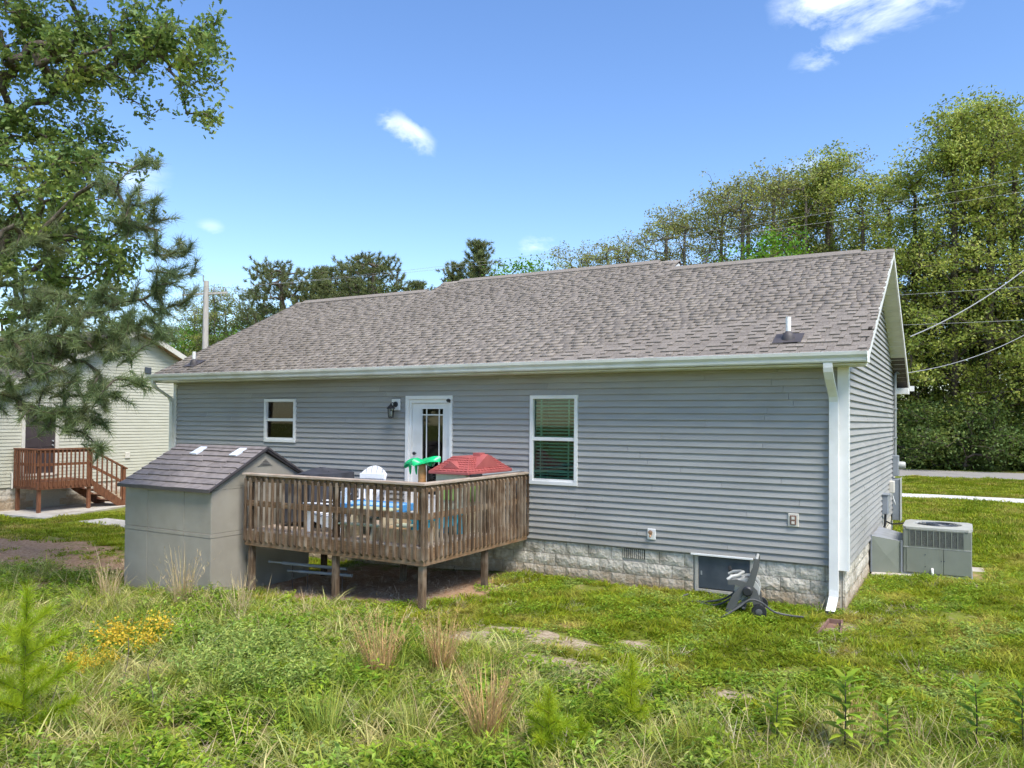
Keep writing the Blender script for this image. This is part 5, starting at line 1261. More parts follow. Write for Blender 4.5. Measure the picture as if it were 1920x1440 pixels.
pine_r = [far_pine(600 + i, 17, 8.5, 3.6, 150) for i in range(2)]
pine_t = [far_pine(610 + i, 17, 4, 2.8, 160, False) for i in range(2)]
rng = np.random.default_rng(5)
G1 = 'hardwoods in the wood across the road'
for i, (x, y, h) in enumerate(((-6.6, 46, 21.0), (-4.0, 43.5, 20.8), (-1.6, 47, 22.4), (.9, 43.5, 22.2), (2.6, 44.3, 21.8), (4.3, 46.5, 23.6), (6.9, 44, 23.4), (9.6, 47, 24), (12.5, 45, 22), (2.0, 51, 24.0), (-3.0, 52, 23.4), (6, 53, 25), (-9.0, 50, 22.0), (16, 48, 24))):
    place('hardwood_tree', 'tall broad-leaved tree with yellow-green foliage in the wood across the road', 'tree', tall[i % 3], (x, y, -.1), (h / 21 * rng.uniform(.85, 1.1), h / 21, h / 21 * rng.uniform(.90, 1.07)), rng.uniform(0, 6.3), G1)
for i, (x, y, h) in enumerate(((-8.4, 45, 20.6), (-10.6, 47, 21.2), (-12.2, 44, 20.0), (-14.4, 46, 20.0), (-16.6, 44.5, 18.7), (-18.6, 47, 19.2), (-20.6, 45, 16.8), (-23.0, 46, 17.5), (-25.5, 45, 16.6), (-28.3, 47, 15.4), (-7.0, 49, 22), (-13.5, 51, 21.5), (-61, 45, 16.6), (-66.5, 44, 16.8), (-72, 46, 16), (-50, 46, 16.8))):
    place('sparse_tree', 'slender sparse tree with olive-brown spring foliage showing above the roof ridge', 'tree', olive[i % 3], (x, y, -.1), h / 19, rng.uniform(0, 6.3), 'sparse trees behind the roof ridge')
for i, (x, y, h) in enumerate(((-11.5, 46.5, 14.5), (-15.5, 48, 14.5), (-19.5, 49, 13.5), (-23.8, 48, 13.8), (-27.0, 49, 13.0), (-30.5, 47, 14.2), (3.2, 47.5, 14), (8.5, 50, 15), (-1, 50, 14), (-5.2, 48.5, 15), (-58, 46, 14), (-62.5, 46, 15.2), (-67, 46, 15.8), (-71, 47, 14.5), (-76, 47, 14), (-64.8, 43, 11.5), (-60.2, 43, 11.5), (-53, 47, 16.0), (-55.5, 48, 15.6), (-50, 48, 16.4), (-46, 47, 16.0), (-43, 48, 15.4), (-40, 49, 14.5), (-35, 48, 15.6))):
    place('dark_tree', 'dense darker green tree filling the wood behind the street', 'tree', darkt[i % 2], (x, y, -.1), h / 15, rng.uniform(0, 6.3), 'dense trees filling the wood')
place('maple_tree', 'vivid green leafy tree rising above the right half of the roof ridge', 'tree', bright, (-9.6, 42.5, -.1), 15.2 / 12, 1.)
place('maple_tree', 'vivid green leafy tree peeking over the middle of the raised ridge', 'tree', bright, (-29.5, 43, -.1), 15.4 / 12, 2.)
place('maple_tree', 'vivid green leafy tree between the utility pole and the roof', 'tree', bright, (-58.5, 42, -.1), 11.8 / 12, 3.)
place('maple_tree', 'vivid green leafy tree just behind the gable of the cream house', 'tree', bright, (-69.5, 42, -.1), 12.2 / 12, 4.)
for i, (x, h, k_) in enumerate(((-57.0, 18.3, 0), (-46.3, 17.9, 1), (-49.8, 17.9, 0))): place('pine_tree', 'round-crowned pine with a bare trunk above the left end of the roof', 'tree', pine_r[k_], (x, 44 + i, -.1), h / 17, 1.3 * i, 'round pines over the roof')
for i, (x, h, k_) in enumerate(((-34.0, 17.6, 0), (-36.6, 16.2, 1), (-53.0, 17.4, 1), (-41.8, 15.2, 0))): place('pine_tree', 'pointed pine standing above the middle of the roof', 'tree', pine_t[k_], (x, 44 + i * .7, -.1), h / 17, 1.9 * i, 'pointed pines over the roof')
for i in range(17):
    place('shrub', 'dark leafy shrub in the undergrowth along the far edge of the road', 'shrub', shrubm[i % 3], (-4 + i * .95 + rng.uniform(-.5, .5), 40.6 + rng.uniform(0, 3.4), -.1), rng.uniform(.4, 1.35), rng.uniform(0, 6.3), 'undergrowth along the road')
# the far wood as one mass
pts = np.stack([rng.uniform(-110, 45, 5200), rng.uniform(54, 70, 5200), rng.uniform(0, 1, 5200) ** .8 * 12], 1)
V, Q = leaf_cloud(pts, 6, .55, .62, LEAF4, rng); tag(np_obj('distant_wood', 'leaf_dark', V, Q, 4), 'dark mass of woodland behind the front row of trees', None, kind='stuff')

# foreground oak and pine reaching in from the left
OAK = [(-10.59, -4.25, 6.09, 0.36), (-11.3, -4.44, 6.27, 0.42), (-11.47, -4.63, 5.38, 0.43), (-10.64, -4.38, 5.3, 0.36), (-10.4, -3.92, 6.1, 0.23), (-12.09, -4.78, 6.64, 0.39), (-11.17, -4.26, 6.91, 0.35), (-12.17, -4.77, 3.92, 0.35), (-10.29, -3.45, 8.73, 0.36), (-10.84, -3.77, 8.81, 0.36), (-13.18, -3.98, 9.84, 0.72), (-11.78, -3.75, 9.41, 0.65), (-10.62, -3.54, 9.36, 0.5), (-9.97, -3.39, 8.99, 0.45), (-9.38, -3.28, 9.04, 0.26), (-9.12, -3.35, 8.59, 0.22), (-9.73, -3.36, 8.51, 0.34), (-9.33, -3.22, 7.81, 0.19), (-9.86, -3.3, 8.08, 0.2), (-10.87, -3.54, 8.04, 0.27), (-11.81, -3.52, 8.75, 0.57), (-13.24, -3.65, 8.9, 0.69), (-13.42, -4.19, 7.87, 0.53), (-12.97, -3.58, 7.79, 0.59), (-11.86, -3.52, 7.71, 0.34), (-13.19, -3.92, 7.04, 0.58), (-11.87, -3.74, 6.94, 0.47), (-10.99, -3.58, 6.94, 0.29), (-13.05, -4.17, 6.1, 0.57), (-12.51, -3.63, 6.05, 0.58), (-11.15, -3.65, 5.8, 0.38), (-12.74, -4.32, 5.1, 0.51), (-11.9, -4.06, 5.07, 0.55), (-11.21, -3.79, 5.19, 0.43), (-12.15, -4.54, 4.39, 0.4), (-11.37, -4.1, 4.57, 0.4), (-10.79, -3.76, 4.67, 0.29), (-14.66, -4.6, 9.73, 1.08), (-14.67, -4.56, 7.77, 1.08), (-14.34, -4.67, 5.85, 0.96), (-14.3, -4.53, 11.14, 1.17), (-12.58, -3.78, 11.23, 1.15), (-10.71, -3.39, 10.61, 0.73), (-16.71, -5.2, 9.76, 1.52), (-16.72, -5.15, 7.22, 1.52), (-16.0, -4.86, 13.1, 1.62)]
PINE = [(-9.82, -5.04, 4.11, 0.35), (-10.43, -5.38, 3.4, 0.33), (-9.28, -4.72, 3.72, 0.28), (-9.83, -5.24, 2.7, 0.26), (-10.16, -5.44, 2.7, 0.26), (-9.57, -4.79, 4.44, 0.28), (-9.22, -4.27, 5.91, 0.29), (-8.91, -4.08, 5.22, 0.31), (-8.98, -4.11, 4.74, 0.32), (-9.22, -4.24, 4.49, 0.32), (-9.32, -4.52, 4.14, 0.4), (-9.81, -4.8, 3.82, 0.48), (-10.36, -5.11, 3.73, 0.48), (-9.39, -4.88, 3.01, 0.33), (-9.66, -5.03, 2.62, 0.3), (-9.86, -5.16, 3.16, 0.39), (-9.02, -4.68, 3.21, 0.19), (-9.49, -4.92, 2.25, 0.12), (-8.91, -4.28, 3.9, 0.25), (-10.6, -5.58, 3.0, 0.31), (-11.05, -5.28, 3.83, 0.41), (-9.75, -4.58, 6.23, 0.23), (-9.42, -4.38, 5.54, 0.29), (-9.47, -4.2, 6.66, 0.16), (-10.9, -4.98, 4.51, 0.41), (-11.76, -5.68, 3.82, 0.73), (-11.54, -5.77, 2.84, 0.64), (-12.23, -5.63, 5.01, 0.75), (-12.63, -5.55, 6.26, 0.85), (-13.6, -5.9, 7.69, 1.04), (-11.16, -4.68, 5.5, 0.43)]
rng = np.random.default_rng(31)
pts = []; tw = []
for x, y, z, r_ in OAK:
    n = max(4, int(46 * (r_ / .5) ** 2.1 * (1 if r_ < .8 else .42)))
    for c in range(max(2, n // 5)):
        ce = np.array([x, y, z]) + rand_unit(rng, 1)[0] * r_ * rng.uniform(.2, 1.02) * np.array([1, 1.5, .95]); pts.append(ce + rng.normal(0, .11, (5, 3)))
pts = np.concatenate(pts)
A, par, r, tips = grow(pts, [(-17.3, -5.3, -.4), (-17.0, -5.2, 3.5), (-16.4, -5.0, 7), (-15.6, -4.7, 10), (-15.2, -4.5, 12.5)], .26, .0040, rng, .55, .35)
oak = thing('oak_tree', 'large oak with lobed green leaves reaching in over the shed', 'tree', (-17.3, -5.3, -.2))
off = np.array(ROOTLOC[oak.name]); V, Q = wood_mesh(A, par, r, 6); np_obj('trunk', 'bark', V - off, Q, 4, oak, True)
V, Q = leaf_cloud(A[tips], 17, .085, .105, OAKL, rng, .15, .9); np_obj('crown', 'leaf_oak', V - off, Q, 12, oak)
pts = []
for x, y, z, r_ in PINE:
    n = max(4, int(17 * (r_ / .35) ** 1.7 * (1 if r_ < .55 else .5)))
    pts.append(np.array([x, y, z]) + rand_unit(rng, n) * r_ * rng.uniform(.25, 1.0, (n, 1)) * np.array([1, 1.6, .85]))
pts = np.concatenate(pts)
A, par, r, tips = grow(pts, [(-13.8, -6.1, -.4), (-13.75, -6.1, 4), (-13.6, -6.0, 9), (-13.5, -5.9, 13)], .15, .0042, rng, .5, .05)
pn_ = thing('pine_tree', 'pine with long needle tufts drooping in front of the cream house', 'tree', (-13.8, -6.1, -.2))
off = np.array(ROOTLOC[pn_.name]); V, Q = wood_mesh(A, par, r, 6); np_obj('trunk', 'bark', V - off, Q, 4, pn_, True)
d = A[tips] - A[par[tips]]; d /= np.linalg.norm(d, axis=1, keepdims=True) + 1e-9; d[:, 0] += .25; d[:, 2] += .1; d /= np.linalg.norm(d, axis=1, keepdims=True)
V, Q = needle_tufts(A[tips], d, 130, .20, .0045, rng, .34); np_obj('crown', 'needle', V - off, Q, 3, pn_)

# ------------------------------------------------------------------ grass and weeds
def blades(n, rad, h, w, rng, bend=.5, seg=2, lean=.35, cup=0):
    """a tuft of curved blades: every blade is its own island"""
    V = []; F = []; 
    for i in range(n):
        a = rng.uniform(0, 6.283); r_ = rad * math.sqrt(rng.random()); b0 = np.array([r_ * math.cos(a), r_ * math.sin(a), -.01])
        da = a + rng.normal(0, .9); hh = h * rng.uniform(.55, 1.15); d = np.array([math.cos(da), math.sin(da), 0]); ln = lean * rng.uniform(.2, 1.2); bd = bend * rng.uniform(.2, 1.3)
        sd = np.array([-math.sin(da + rng.normal(0, .8)), math.cos(da), 0]) * w * rng.uniform(.7, 1.2); o = len(V)
        for k_ in range(seg + 1):
            t = k_ / seg; p = b0 + d * (ln * t + bd * t * t) * hh + np.array([0, 0, hh * (t - .35 * bd * t * t)])
            if k_ < seg: V += [p - sd * (1 - t * .6), p + sd * (1 - t * .6)]
            else: V.append(p)
        for k_ in range(seg - 1): F.append((o + 2 * k_, o + 2 * k_ + 1, o + 2 * k_ + 3, o + 2 * k_ + 2))
        F.append((o + 2 * seg - 2, o + 2 * seg - 1, o + 2 * seg))
    return V, F


def weed(n_stem, h, leaf, rng, per=9, rad=.12, droop=.3):
    """leafy weed: thin stems with paired pointed leaves"""
    V = []; F = []
    for s in range(n_stem):
        a = rng.uniform(0, 6.283); r_ = rad * math.sqrt(rng.random()); b0 = np.array([r_ * math.cos(a), r_ * math.sin(a), -.01]); hh = h * rng.uniform(.5, 1.1); ln = np.array([math.cos(a), math.sin(a), 0]) * rng.uniform(0, .3) * hh
        tp = b0 + ln + np.array([0, 0, hh]); o = len(V); w = .0025
        V += [b0 + (w, 0, 0), b0 + (-w, 0, 0), tp]; F.append((o, o + 1, o + 2)); V += [b0 + (0, w, 0), b0 + (0, -w, 0), tp]; F.append((o + 3, o + 4, o + 5))
        for k_ in range(per):
            t = .15 + .85 * (k_ + rng.random()) / per; p = b0 + ln * t + np.array([0, 0, hh * t]); an = k_ * 2.4 + rng.normal(0, .3); d = np.array([math.cos(an), math.sin(an), rng.uniform(-droop, .6)]); d /= np.linalg.norm(d)
            L_ = leaf * rng.uniform(.6, 1.2) * (1.1 - .4 * t); sd = np.cross(d, (0, 0, 1)); sd /= np.linalg.norm(sd); m_ = p + d * L_ * .5 + np.array([0, 0, .08 * L_]); o = len(V)
            V += [p, m_ - sd * L_ * .2, p + d * L_ - np.array([0, 0, .1 * L_]), m_ + sd * L_ * .2]; F.append((o, o + 1, o + 2, o + 3))
    return V, F


def simple_mesh(name, m, V, F):
    me = bpy.data.meshes.new(name); me.from_pydata([tuple(map(float, v)) for v in V], [], F); me.materials.append(MATS[m]); return me


def scatter(name, label, src, pts, rot, scl):
    """one stuff object: points with rotation and size, a tuft instanced on each by geometry nodes"""
    me = bpy.data.meshes.new(name); n = len(pts); me.vertices.add(n); me.vertices.foreach_set('co', np.asarray(pts, np.float32).ravel())
    a = me.attributes.new('rot', 'FLOAT_VECTOR', 'POINT'); a.data.foreach_set('vector', np.asarray(rot, np.float32).ravel())
    a = me.attributes.new('scl', 'FLOAT_VECTOR', 'POINT'); a.data.foreach_set('vector', np.asarray(scl, np.float32).ravel())
    o = bpy.data.objects.new(name, me); COL.objects.link(o); tag(o, label, None, kind='stuff')
    so_ = bpy.data.objects.new(name + '_tuft', src)
    ng = bpy.data.node_groups.new(name, 'GeometryNodeTree'); ng.interface.new_socket('Geometry', in_out='INPUT', socket_type='NodeSocketGeometry'); ng.interface.new_socket('Geometry', in_out='OUTPUT', socket_type='NodeSocketGeometry')
    gi = ng.nodes.new('NodeGroupInput'); gout = ng.nodes.new('NodeGroupOutput'); ip = ng.nodes.new('GeometryNodeInstanceOnPoints'); ob = ng.nodes.new('GeometryNodeObjectInfo'); ob.inputs[0].default_value = so_; ob.inputs['As Instance'].default_value = True
    for nm, sk in (('rot', 'Rotation'), ('scl', 'Scale')):
        na = ng.nodes.new('GeometryNodeInputNamedAttribute'); na.data_type = 'FLOAT_VECTOR'; na.inputs[0].default_value = nm; ng.links.new(na.outputs[0], ip.inputs[sk])
    ng.links.new(gi.outputs[0], ip.inputs['Points']); ng.links.new(ob.outputs['Geometry'], ip.inputs['Instance']); ng.links.new(ip.outputs[0], gout.inputs[0])
    md = o.modifiers.new('scatter', 'NODES'); md.node_group = ng; return o


rng = np.random.default_rng(77)


def vnoise(x, y, f, seed):
    r_ = np.random.default_rng(seed); s = np.zeros_like(x)
    for k_ in range(6):
        a = r_.uniform(0, 6.28); ff = f * r_.uniform(.6, 1.9); s += np.sin(ff * (x * math.cos(a) + y * math.sin(a)) + r_.uniform(0, 6.28))
    return s / 6 * 1.6


def weed_edge(x): return -4.15 - .10 * np.clip(x + 3, -6, 3) * (x > -3) + .55 * sstep(-4.5, -8, x) + .25 * np.sin(x * 1.9) + .15 * np.sin(x * 4.3 + 1)


BARE = [(-3.75, -3.75, .70, .34), (-2.75, -3.35, .72, .30), (-1.95, -3.0, .42, .26), (-2.45, -4.1, .65, .30), (-3.3, -3.2, .6, .24), (-.5, -4.1, .32, .2), (.05, -1.0, .3, .4), (-7.0, -1.6, 2.2, 1.45), (-15.4, -2.6, 3.4, 1.4), (-12.6, -3.0, 1.2, .6), (-11.8, -4.3, .6, .3)]
SOLID = [(-8.7, -5.2, -2.75, 0), (-14.5, .12, -.05, 8.6), (-10.95, -8.7, -3.58, -1.35), (.0, 1.80, 2.98, 4.65), (-40, -22.9, .3, 9.7), (-23.05, -20.5, .30, 8.05), (-19.25, -16.75, .7, 1.6)]


def allowed(x, y, thin=.8):
    ok = np.ones(len(x), bool)
    for a, b_, c, d in SOLID: ok &= ~((x > a) & (x < b_) & (y > c) & (y < d))
    for cx, cy, rx, ry in BARE:
        q = ((x - cx) / rx) ** 2 + ((y - cy) / ry) ** 2 + .5 * vnoise(x, y, 7, 3); ok &= ~((q < 1) & (rng.random(len(x)) < thin + .1))
    ok &= ~((y > 19.85) & (y < 21.65)); ok &= ~((y > 32.5) & (y < 39.3))
    return ok


def seen(x, y, margin=1.28):
    d = np.stack([x, y, np.zeros_like(x)], 1) - CAM; D = d @ FW; u = (d @ CR) / D * 1481.1 / 960; v = (d @ CU) / D * 1481.1
    return (D > .5) & (np.abs(u) < margin + .12) & (v > -900)


def field(n, x0, x1, y0, y1, cond, size, svar=.35, tilt=.12, hvar=.25):
    x = rng.uniform(x0, x1, n); y = rng.uniform(y0, y1, n); k_ = cond(x, y); x, y = x[k_], y[k_]; n = len(x)
    rot = np.stack([rng.normal(0, tilt, n), rng.normal(0, tilt, n), rng.uniform(0, 6.283, n)], 1); s = size * (1 + rng.uniform(-svar, svar, n))
    return np.stack([x, y, gz(x, y)], 1), rot, np.stack([s, s, s * (1 + rng.uniform(-hvar, hvar, n))], 1)


def cat3(*a): return [np.concatenate(q) for q in zip(*a)]


g1 = simple_mesh('lawn_tuft', 'grass', *blades(30, .10, .065, .0066, rng, .8, 2, .9))
g2 = simple_mesh('far_tuft', 'grass', *blades(40, .22, .075, .012, rng, .6, 2, .6))
g3 = simple_mesh('meadow_tuft', 'meadow', *blades(26, .09, .26, .0052, rng, .9, 3, .4))
w1 = simple_mesh('weed_tuft', 'weed_leaf', *weed(7, .20, .085, rng, 10, .11))
w2 = simple_mesh('sage_tuft', 'weed_sage', *weed(8, .24, .06, rng, 11, .12))
w3 = simple_mesh('clover_tuft', 'weed_leaf', *weed(11, .05, .05, rng, 4, .10))
l1 = simple_mesh('litter_tuft', 'litter', *blades(26, .16, .10, .0030, rng, 1.6, 3, 1.8))
lawn = lambda x, y: allowed(x, y) & seen(x, y) & (y > weed_edge(x) - .5) & (vnoise(x, y, 2.3, 9) + .6 * vnoise(x, y, 6.5, 10) + rng.normal(0, .3, len(x)) > -.62)
A1 = field(58000, -15, 7, -6, 6, lawn, 1.0)
A1[2][:, 2] *= np.clip(.85 + .4 * vnoise(A1[0][:, 0], A1[0][:, 1], 1.7, 12) + .5 * vnoise(A1[0][:, 0], A1[0][:, 1], 9., 14), .35, 1.8)
scatter('lawn_grass', 'short patchy lawn grass round the house', g1, *A1)
farl = lambda x, y: allowed(x, y, .85) & seen(x, y) & ~((x > -15) & (x < 7) & (y < 6))
scatter('far_lawn', 'lawn beyond the house and along the street', g2, *cat3(field(26000, -1, 14, 5.8, 32.4, farl, 1.0), field(7000, -26, -15, -7, 3, farl, .7)))
cl_ = lambda x, y: allowed(x, y) & seen(x, y) & (y > weed_edge(x) - .4) & (vnoise(x, y, 3.1, 5) > .05)
scatter('lawn_clover', 'broad-leaved lawn weeds and clover among the grass', w3, *field(26000, -15, 5, -6, 5, cl_, 1.15))
wz = lambda x, y: seen(x, y) & allowed(x, y) & (y < weed_edge(x) + .25 * rng.normal(0, 1, len(x)))
mead = lambda x, y: wz(x, y) & (vnoise(x, y, 2.0, 21) + rng.normal(0, .3, len(x)) > -.35)
scatter('meadow_grass', 'tall uncut grass in the weedy strip', g3, *field(7500, -16, 4, -10.5, -3, mead, 1.0, .4, .15))
leafy = lambda x, y: wz(x, y) & (vnoise(x, y, 1.6, 22) + rng.normal(0, .35, len(x)) > -.15) & (x < -.5 + rng.normal(0, 1.4, len(x)))
scatter('leafy_weeds', 'leafy green weeds in the uncut strip', w1, *field(9000, -16, 4, -10.5, -3, leafy, 1.0, .4, .2))
sagec = lambda x, y: wz(x, y) & (((x + 5.1) / 1.1) ** 2 + ((y + 6.1) / .75) ** 2 + .6 * vnoise(x, y, 3, 30) < 1)
scatter('sage_weeds', 'patch of pale grey-green weeds in the uncut strip', w2, *field(1300, -7, -3.4, -7.5, -4.5, sagec, 1.0, .5, .25, .5))
lit = lambda x, y: wz(x, y) & (vnoise(x, y, 2.6, 41) > .0)
scatter('dead_grass', 'mats of dead grey-brown stems in the uncut strip', l1, *cat3(field(2600, -16, 4, -10.5, -3.6, lit, 1.0, .4, .3), field(5200, -15, 4.5, -5, 3, lambda x, y: allowed(x, y) & (vnoise(x, y, 2.9, 43) + .4 * vnoise(x, y, 8, 44) > .30), .50, .5, .3)))
s1 = simple_mesh('stalk_tuft', 'straw', *blades(6, .10, .42, .0022, rng, .7, 4, .35))
scatter('pale_stalks', 'thin pale dead stalks standing among the weeds', s1, *field(2600, -16, 4, -10.5, -3.6, lambda x, y: wz(x, y) & (vnoise(x, y, 1.9, 57) > -.15), 1.0, .45, .3))
# soil and dry leaves under the deck and by the shed
und = lambda x, y: (x > -8.7) & (x < -4.6) & (y > -3.7) & (y < -.1) & (rng.random(len(x)) < .35 + .6 * (y < -2.4))
scatter('dry_litter', 'dry brown leaves and straw on the soil under the deck', l1, *field(900, -8.7, -4.6, -3.7, -.1, und, .45, .4, .5))


# ------------------------------------------------------------------ single plants
def plant(name, label, cat, mesh, x, y, scale=1., rot=0., group=None, part='foliage'):
    t = thing(name, label, cat, (x, y, float(gz(x, y)) - .01), rot, group, local=True); t.scale = (scale,) * 3
    for pn__, me in (mesh if isinstance(mesh, list) else [(part, mesh)]):
        o = bpy.data.objects.new(pn__, me); COL.objects.link(o); o.parent = t
        if pn__ in ('seed_heads', 'flowers'): o['kind'] = 'stuff'
    return t


def straw_clump(seed, n, h, m_='straw', lean=.12):
    r_ = np.random.default_rng(seed); V, F = blades(n, .085, h, .0030, r_, .30, 4, lean)
    s = simple_mesh('stems', m_, V, F)
    V2 = []; F2 = []                         # feathery seed heads along the upper stems
    for i in range(n * 3):
        j = r_.integers(0, n); base = np.array(V[j * 9 + 4]); tip = np.array(V[j * 9 + 8]); p = base + (tip - base) * r_.uniform(.2, 1); d = rand_unit(r_, 1)[0]; d[2] = abs(d[2]) + .8; d /= np.linalg.norm(d); L_ = r_.uniform(.02, .055); sd = np.cross(d, rand_unit(r_, 1)[0]) * .003; o = len(V2)
        V2 += [p - sd, p + sd, p + d * L_]; F2.append((o, o + 1, o + 2))
    return [('stems', s), ('seed_heads', simple_mesh('seed_heads', m_, V2, F2))]


SC_ = [straw_clump(800, 90, .62), straw_clump(801, 60, .50), straw_clump(802, 150, .55, 'straw_orange', .20), straw_clump(803, 26, .55), straw_clump(804, 14, .42, 'straw_orange')]
for lab, k_, x, y, s in (('dense bleached grass clump standing against the front of the shed', 0, -8.78, -4.02, 1.5), ('thin bleached grass stalks just left of the shed wall', 3, -10.45, -4.2, 1.5), ('bleached grass clump between the yellow flowers and the shed', 1, -10.0, -4.4, 1.35),
                         ('bleached grass clump before the left deck post', 1, -7.15, -4.35, 1.4), ('thin bleached stalks before the middle deck post', 3, -6.1, -4.15, .85), ('tall golden grass clump in the uncut strip before the deck corner', 2, -3.72, -5.55, 1.4),
                         ('golden grass clump beside the bare sandy patches', 2, -3.35, -5.0, 1.3), ('rust-orange grass clump with dark base beside the yellow pine seedling', 2, -2.02, -6.25, 1.35), ('broken straw stalks leaning from the rust-orange clump', 3, -1.70, -6.15, .8),
                         ('sparse stalks over the grey-green weeds', 3, -5.6, -5.4, .9), ('arching bleached stalks by the shed corner', 3, -8.1, -4.15, .9), ('straw stalks among the tall weeds below the splash block', 4, .85, -4.45, 1.0), ('thin rust stalks among the tall weeds', 4, .55, -4.15, 1.1), ('rust stalks beside the tallest leafy weed', 4, .72, -4.75, 1.2), ('straw stalks before the gutter corner', 3, 1.10, -4.62, .8)):
    plant('dry_grass_clump', lab, 'dry grass', SC_[k_], x, y, s, rng.uniform(0, 6.3), 'bleached grass clumps in the uncut strip')
# goldenrod-like yellow flowers
r_ = np.random.default_rng(61); V, F = weed(46, .40, .05, r_, 9, .36); STM = [V[i] for i in range(2, len(V), 42)]; fol = simple_mesh('foliage', 'weed_leaf', V, F); V = []; F = []
for tp in STM:
    for i in range(30):
        p = np.array(tp) + r_.normal(0, 1, 3) * np.array([.035, .035, .05]) + np.array([0, 0, -.03]); d = rand_unit(r_, 1)[0] * .009; e = np.cross(d, rand_unit(r_, 1)[0]); e = e / np.linalg.norm(e) * .013; d = d * 1.45; o = len(V)
        V += [p - d, p + e, p + d, p - e]; F.append((o, o + 1, o + 2, o + 3))
flw = simple_mesh('flowers', 'yellow_flower', V, F)
plant('yellow_wildflower', 'clump of yellow wildflowers among bleached grass near the shed', 'wildflower', [('foliage', fol), ('flowers', flw)], -6.85, -6.15, 1.0); plant('yellow_wildflower', 'smaller tuft of yellow wildflowers low in the green weeds', 'wildflower', [('foliage', fol), ('flowers', flw)], -6.65, -6.75, .6, 2.)


def seedling(seed, h, spread, n_br):
    """young pine: leader and side shoots clothed in long soft needles"""
    r_ = np.random.default_rng(seed); S = [((0, 0, 0), (0.02, 0, h), .008)]
    for i in range(n_br):
        t = .12 + .7 * i / n_br; a = i * 2.4; L_ = spread * (1.1 - .8 * t); b0 = (.02 * t, 0, h * t); S.append((b0, (b0[0] + L_ * math.cos(a), L_ * math.sin(a), h * t + L_ * .55), .005))
    w = MB(); [w.tube([a, b_], [r0, r0 * .5], 5) for a, b_, r0 in S]; st = w.mesh('stem', 'bark')
    T = []; D = []
    for a, b_, r0 in S:
        a, b_ = np.array(a), np.array(b_); n = max(5, int(np.linalg.norm(b_ - a) / .018))
        for k_ in range(n):
            if k_ / n > .12: T.append(a + (b_ - a) * k_ / n); D.append((b_ - a) / np.linalg.norm(b_ - a))
    V, Q = needle_tufts(np.array(T), np.array(D), 30, .13, .0022, r_, .02); return [('stem', st), ('needles', np_mesh('needles', 'needle_young', V, Q, 3))]


sd = [seedling(900, .55, .20, 8), seedling(901, .68, .17, 7), seedling(902, 1.25, .42, 12)]
plant('pine_seedling', 'bright yellow-green pine seedling beside the rust-orange grass clump', 'seedling', sd[0], -1.40, -6.35, 1.0)
plant('pine_seedling', 'slim darker green pine seedling right of the yellow one', 'seedling', sd[1], -1.02, -5.55, .95, 1.)
plant('pine_seedling', 'tiny pine seedling low between the two taller seedlings', 'seedling', sd[0], -1.22, -6.1, .55, 2.)
plant('pine_seedling', 'big young pine with soft bright needles at the edge of the weeds', 'seedling', sd[2], -5.25, -8.25, 1.0, .5)
ru = simple_mesh('foliage', 'meadow', *blades(170, .10, .55, .0032, np.random.default_rng(71), .45, 4, .30))
for lab, x, y, s in (('large fountain of green rushes in the uncut strip', -3.15, -6.95, 1.0), ('dark green rush tuft at the edge of the lawn right of the seedlings', -.40, -5.62, .9), ('green rush tuft behind the golden grass', -3.9, -5.9, .8), ('second green rush tuft before the deck', -4.6, -6.9, .75), ('small rush tuft near the large fountain of rushes', -2.6, -6.5, .7)):
    plant('rush_tuft', lab, 'rushes', ru, x, y, s, rng.uniform(0, 6), 'rush tufts')


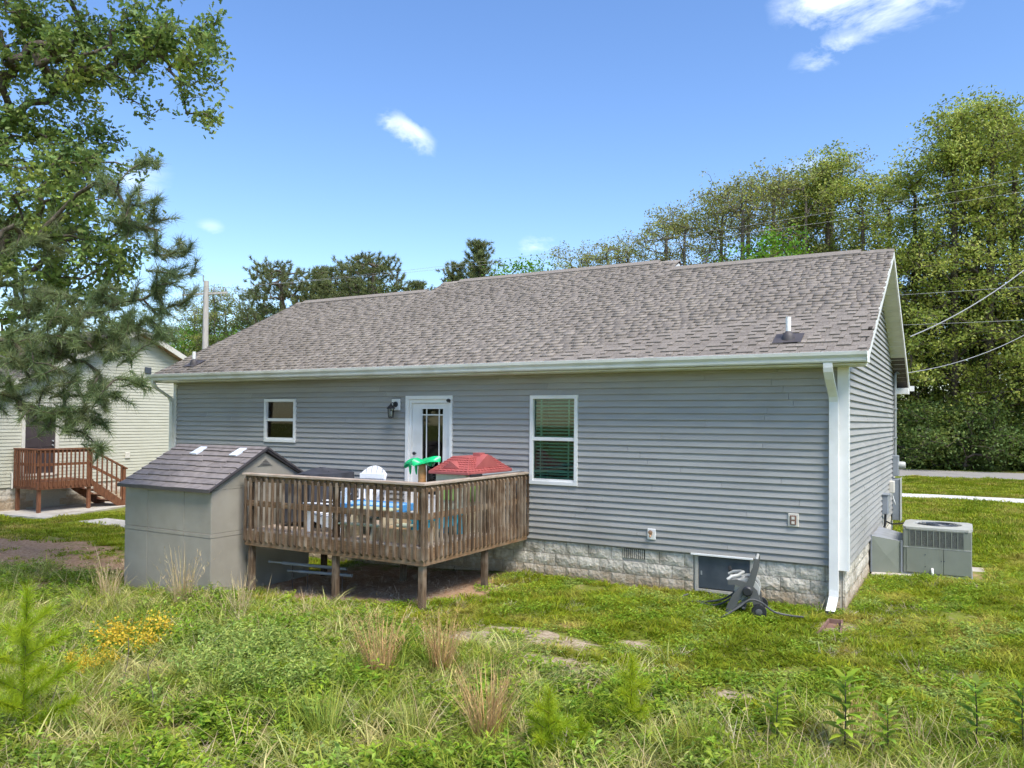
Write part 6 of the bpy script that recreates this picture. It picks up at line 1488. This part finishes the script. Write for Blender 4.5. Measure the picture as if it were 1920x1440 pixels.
def stalk(seed, h, n, leaf):
    r_ = np.random.default_rng(seed); V = []; F = []
    st = MB().tube([(0, 0, 0), (.01, 0, h * .5), (.0, .01, h)], [.007, .006, .003], 5).mesh('stem', 'bark')
    for k_ in range(n):
        t = .25 + .75 * k_ / n; a = k_ * 2.4; L_ = leaf * (1.05 - .55 * abs(t - .6)); d = np.array([math.cos(a), math.sin(a), .75 * t - .15]); d /= np.linalg.norm(d); sdv = np.cross(d, (0, 0, 1)); sdv /= np.linalg.norm(sdv); p = np.array([.01 * t, 0, h * t]); o = len(V)
        for j, (u, w, dz) in enumerate(((0, .02, 0), (.35, .15, .03), (.7, .11, .0), (1, 0, -.12))):
            c = p + d * L_ * u + np.array([0, 0, dz * L_]); V += [c - sdv * w * L_, c + sdv * w * L_] if j < 3 else [c]
        F += [(o, o + 1, o + 3, o + 2), (o + 2, o + 3, o + 5, o + 4), (o + 4, o + 5, o + 6)]
    return [('stem', st), ('leaves', simple_mesh('leaves', 'weed_leaf', V, F))]


sk = [stalk(950 + i, .62, 34, .20) for i in range(2)]
for lab, x, y, s, k_ in (('tall leafy weed stalk with pale green top', .60, -5.0, 1.1, 0), ('leafy weed stalk with brown tip beside the rush tuft', .12, -5.2, .85, 1), ('shorter leafy weed stalk among rust stalks', .92, -4.95, .8, 1), ('leafy weed with a dark stem near the edge of the lawn', 1.52, -4.45, .95, 0), ('leafy weed with yellow-green leaves beyond the dark-stemmed one', 1.86, -4.15, .85, 1)):
    plant('tall_weed', lab, 'weed', sk[k_], x, y, s, rng.uniform(0, 6), 'tall leafy weeds')
V = []; F = []; r_ = np.random.default_rng(81)
for k_ in range(9):
    a = k_ * .7; L_ = r_.uniform(.10, .17); d = np.array([math.cos(a), math.sin(a), .7]); d /= np.linalg.norm(d); s = np.cross(d, (0, 0, 1)); s /= np.linalg.norm(s); o = len(V)
    V += [d * .01, d * L_ * .5 - s * .035, d * L_, d * L_ * .5 + s * .035]; F.append((o, o + 1, o + 2, o + 3))
plant('mullein_rosette', 'pale silvery-leaved rosette in the dead grass', 'weed', simple_mesh('leaves', 'thistle', V, F), -4.0, -7.15, 1.0, part='leaves')
for lab, pts_ in (('dark bare twig leaning in the weeds by the big young pine', [(-5.05, -8.35, -.05), (-5.15, -8.1, .25), (-5.28, -7.9, .55)]), ('pale crooked dead twig in the weeds', [(-4.75, -7.5, -.05), (-4.9, -7.3, .15), (-5.05, -7.25, .38), (-5.0, -7.15, .55)]), ('thin dead twig before the sage weeds', [(-5.6, -7.2, -.05), (-5.72, -7.0, .25), (-5.78, -6.95, .5)])):
    tag(MB().tube(curve_pts(pts_, 5), .004, 5).build('dead_twig', 'twig_dark'), lab, 'twig', 'dead twigs in the weeds')
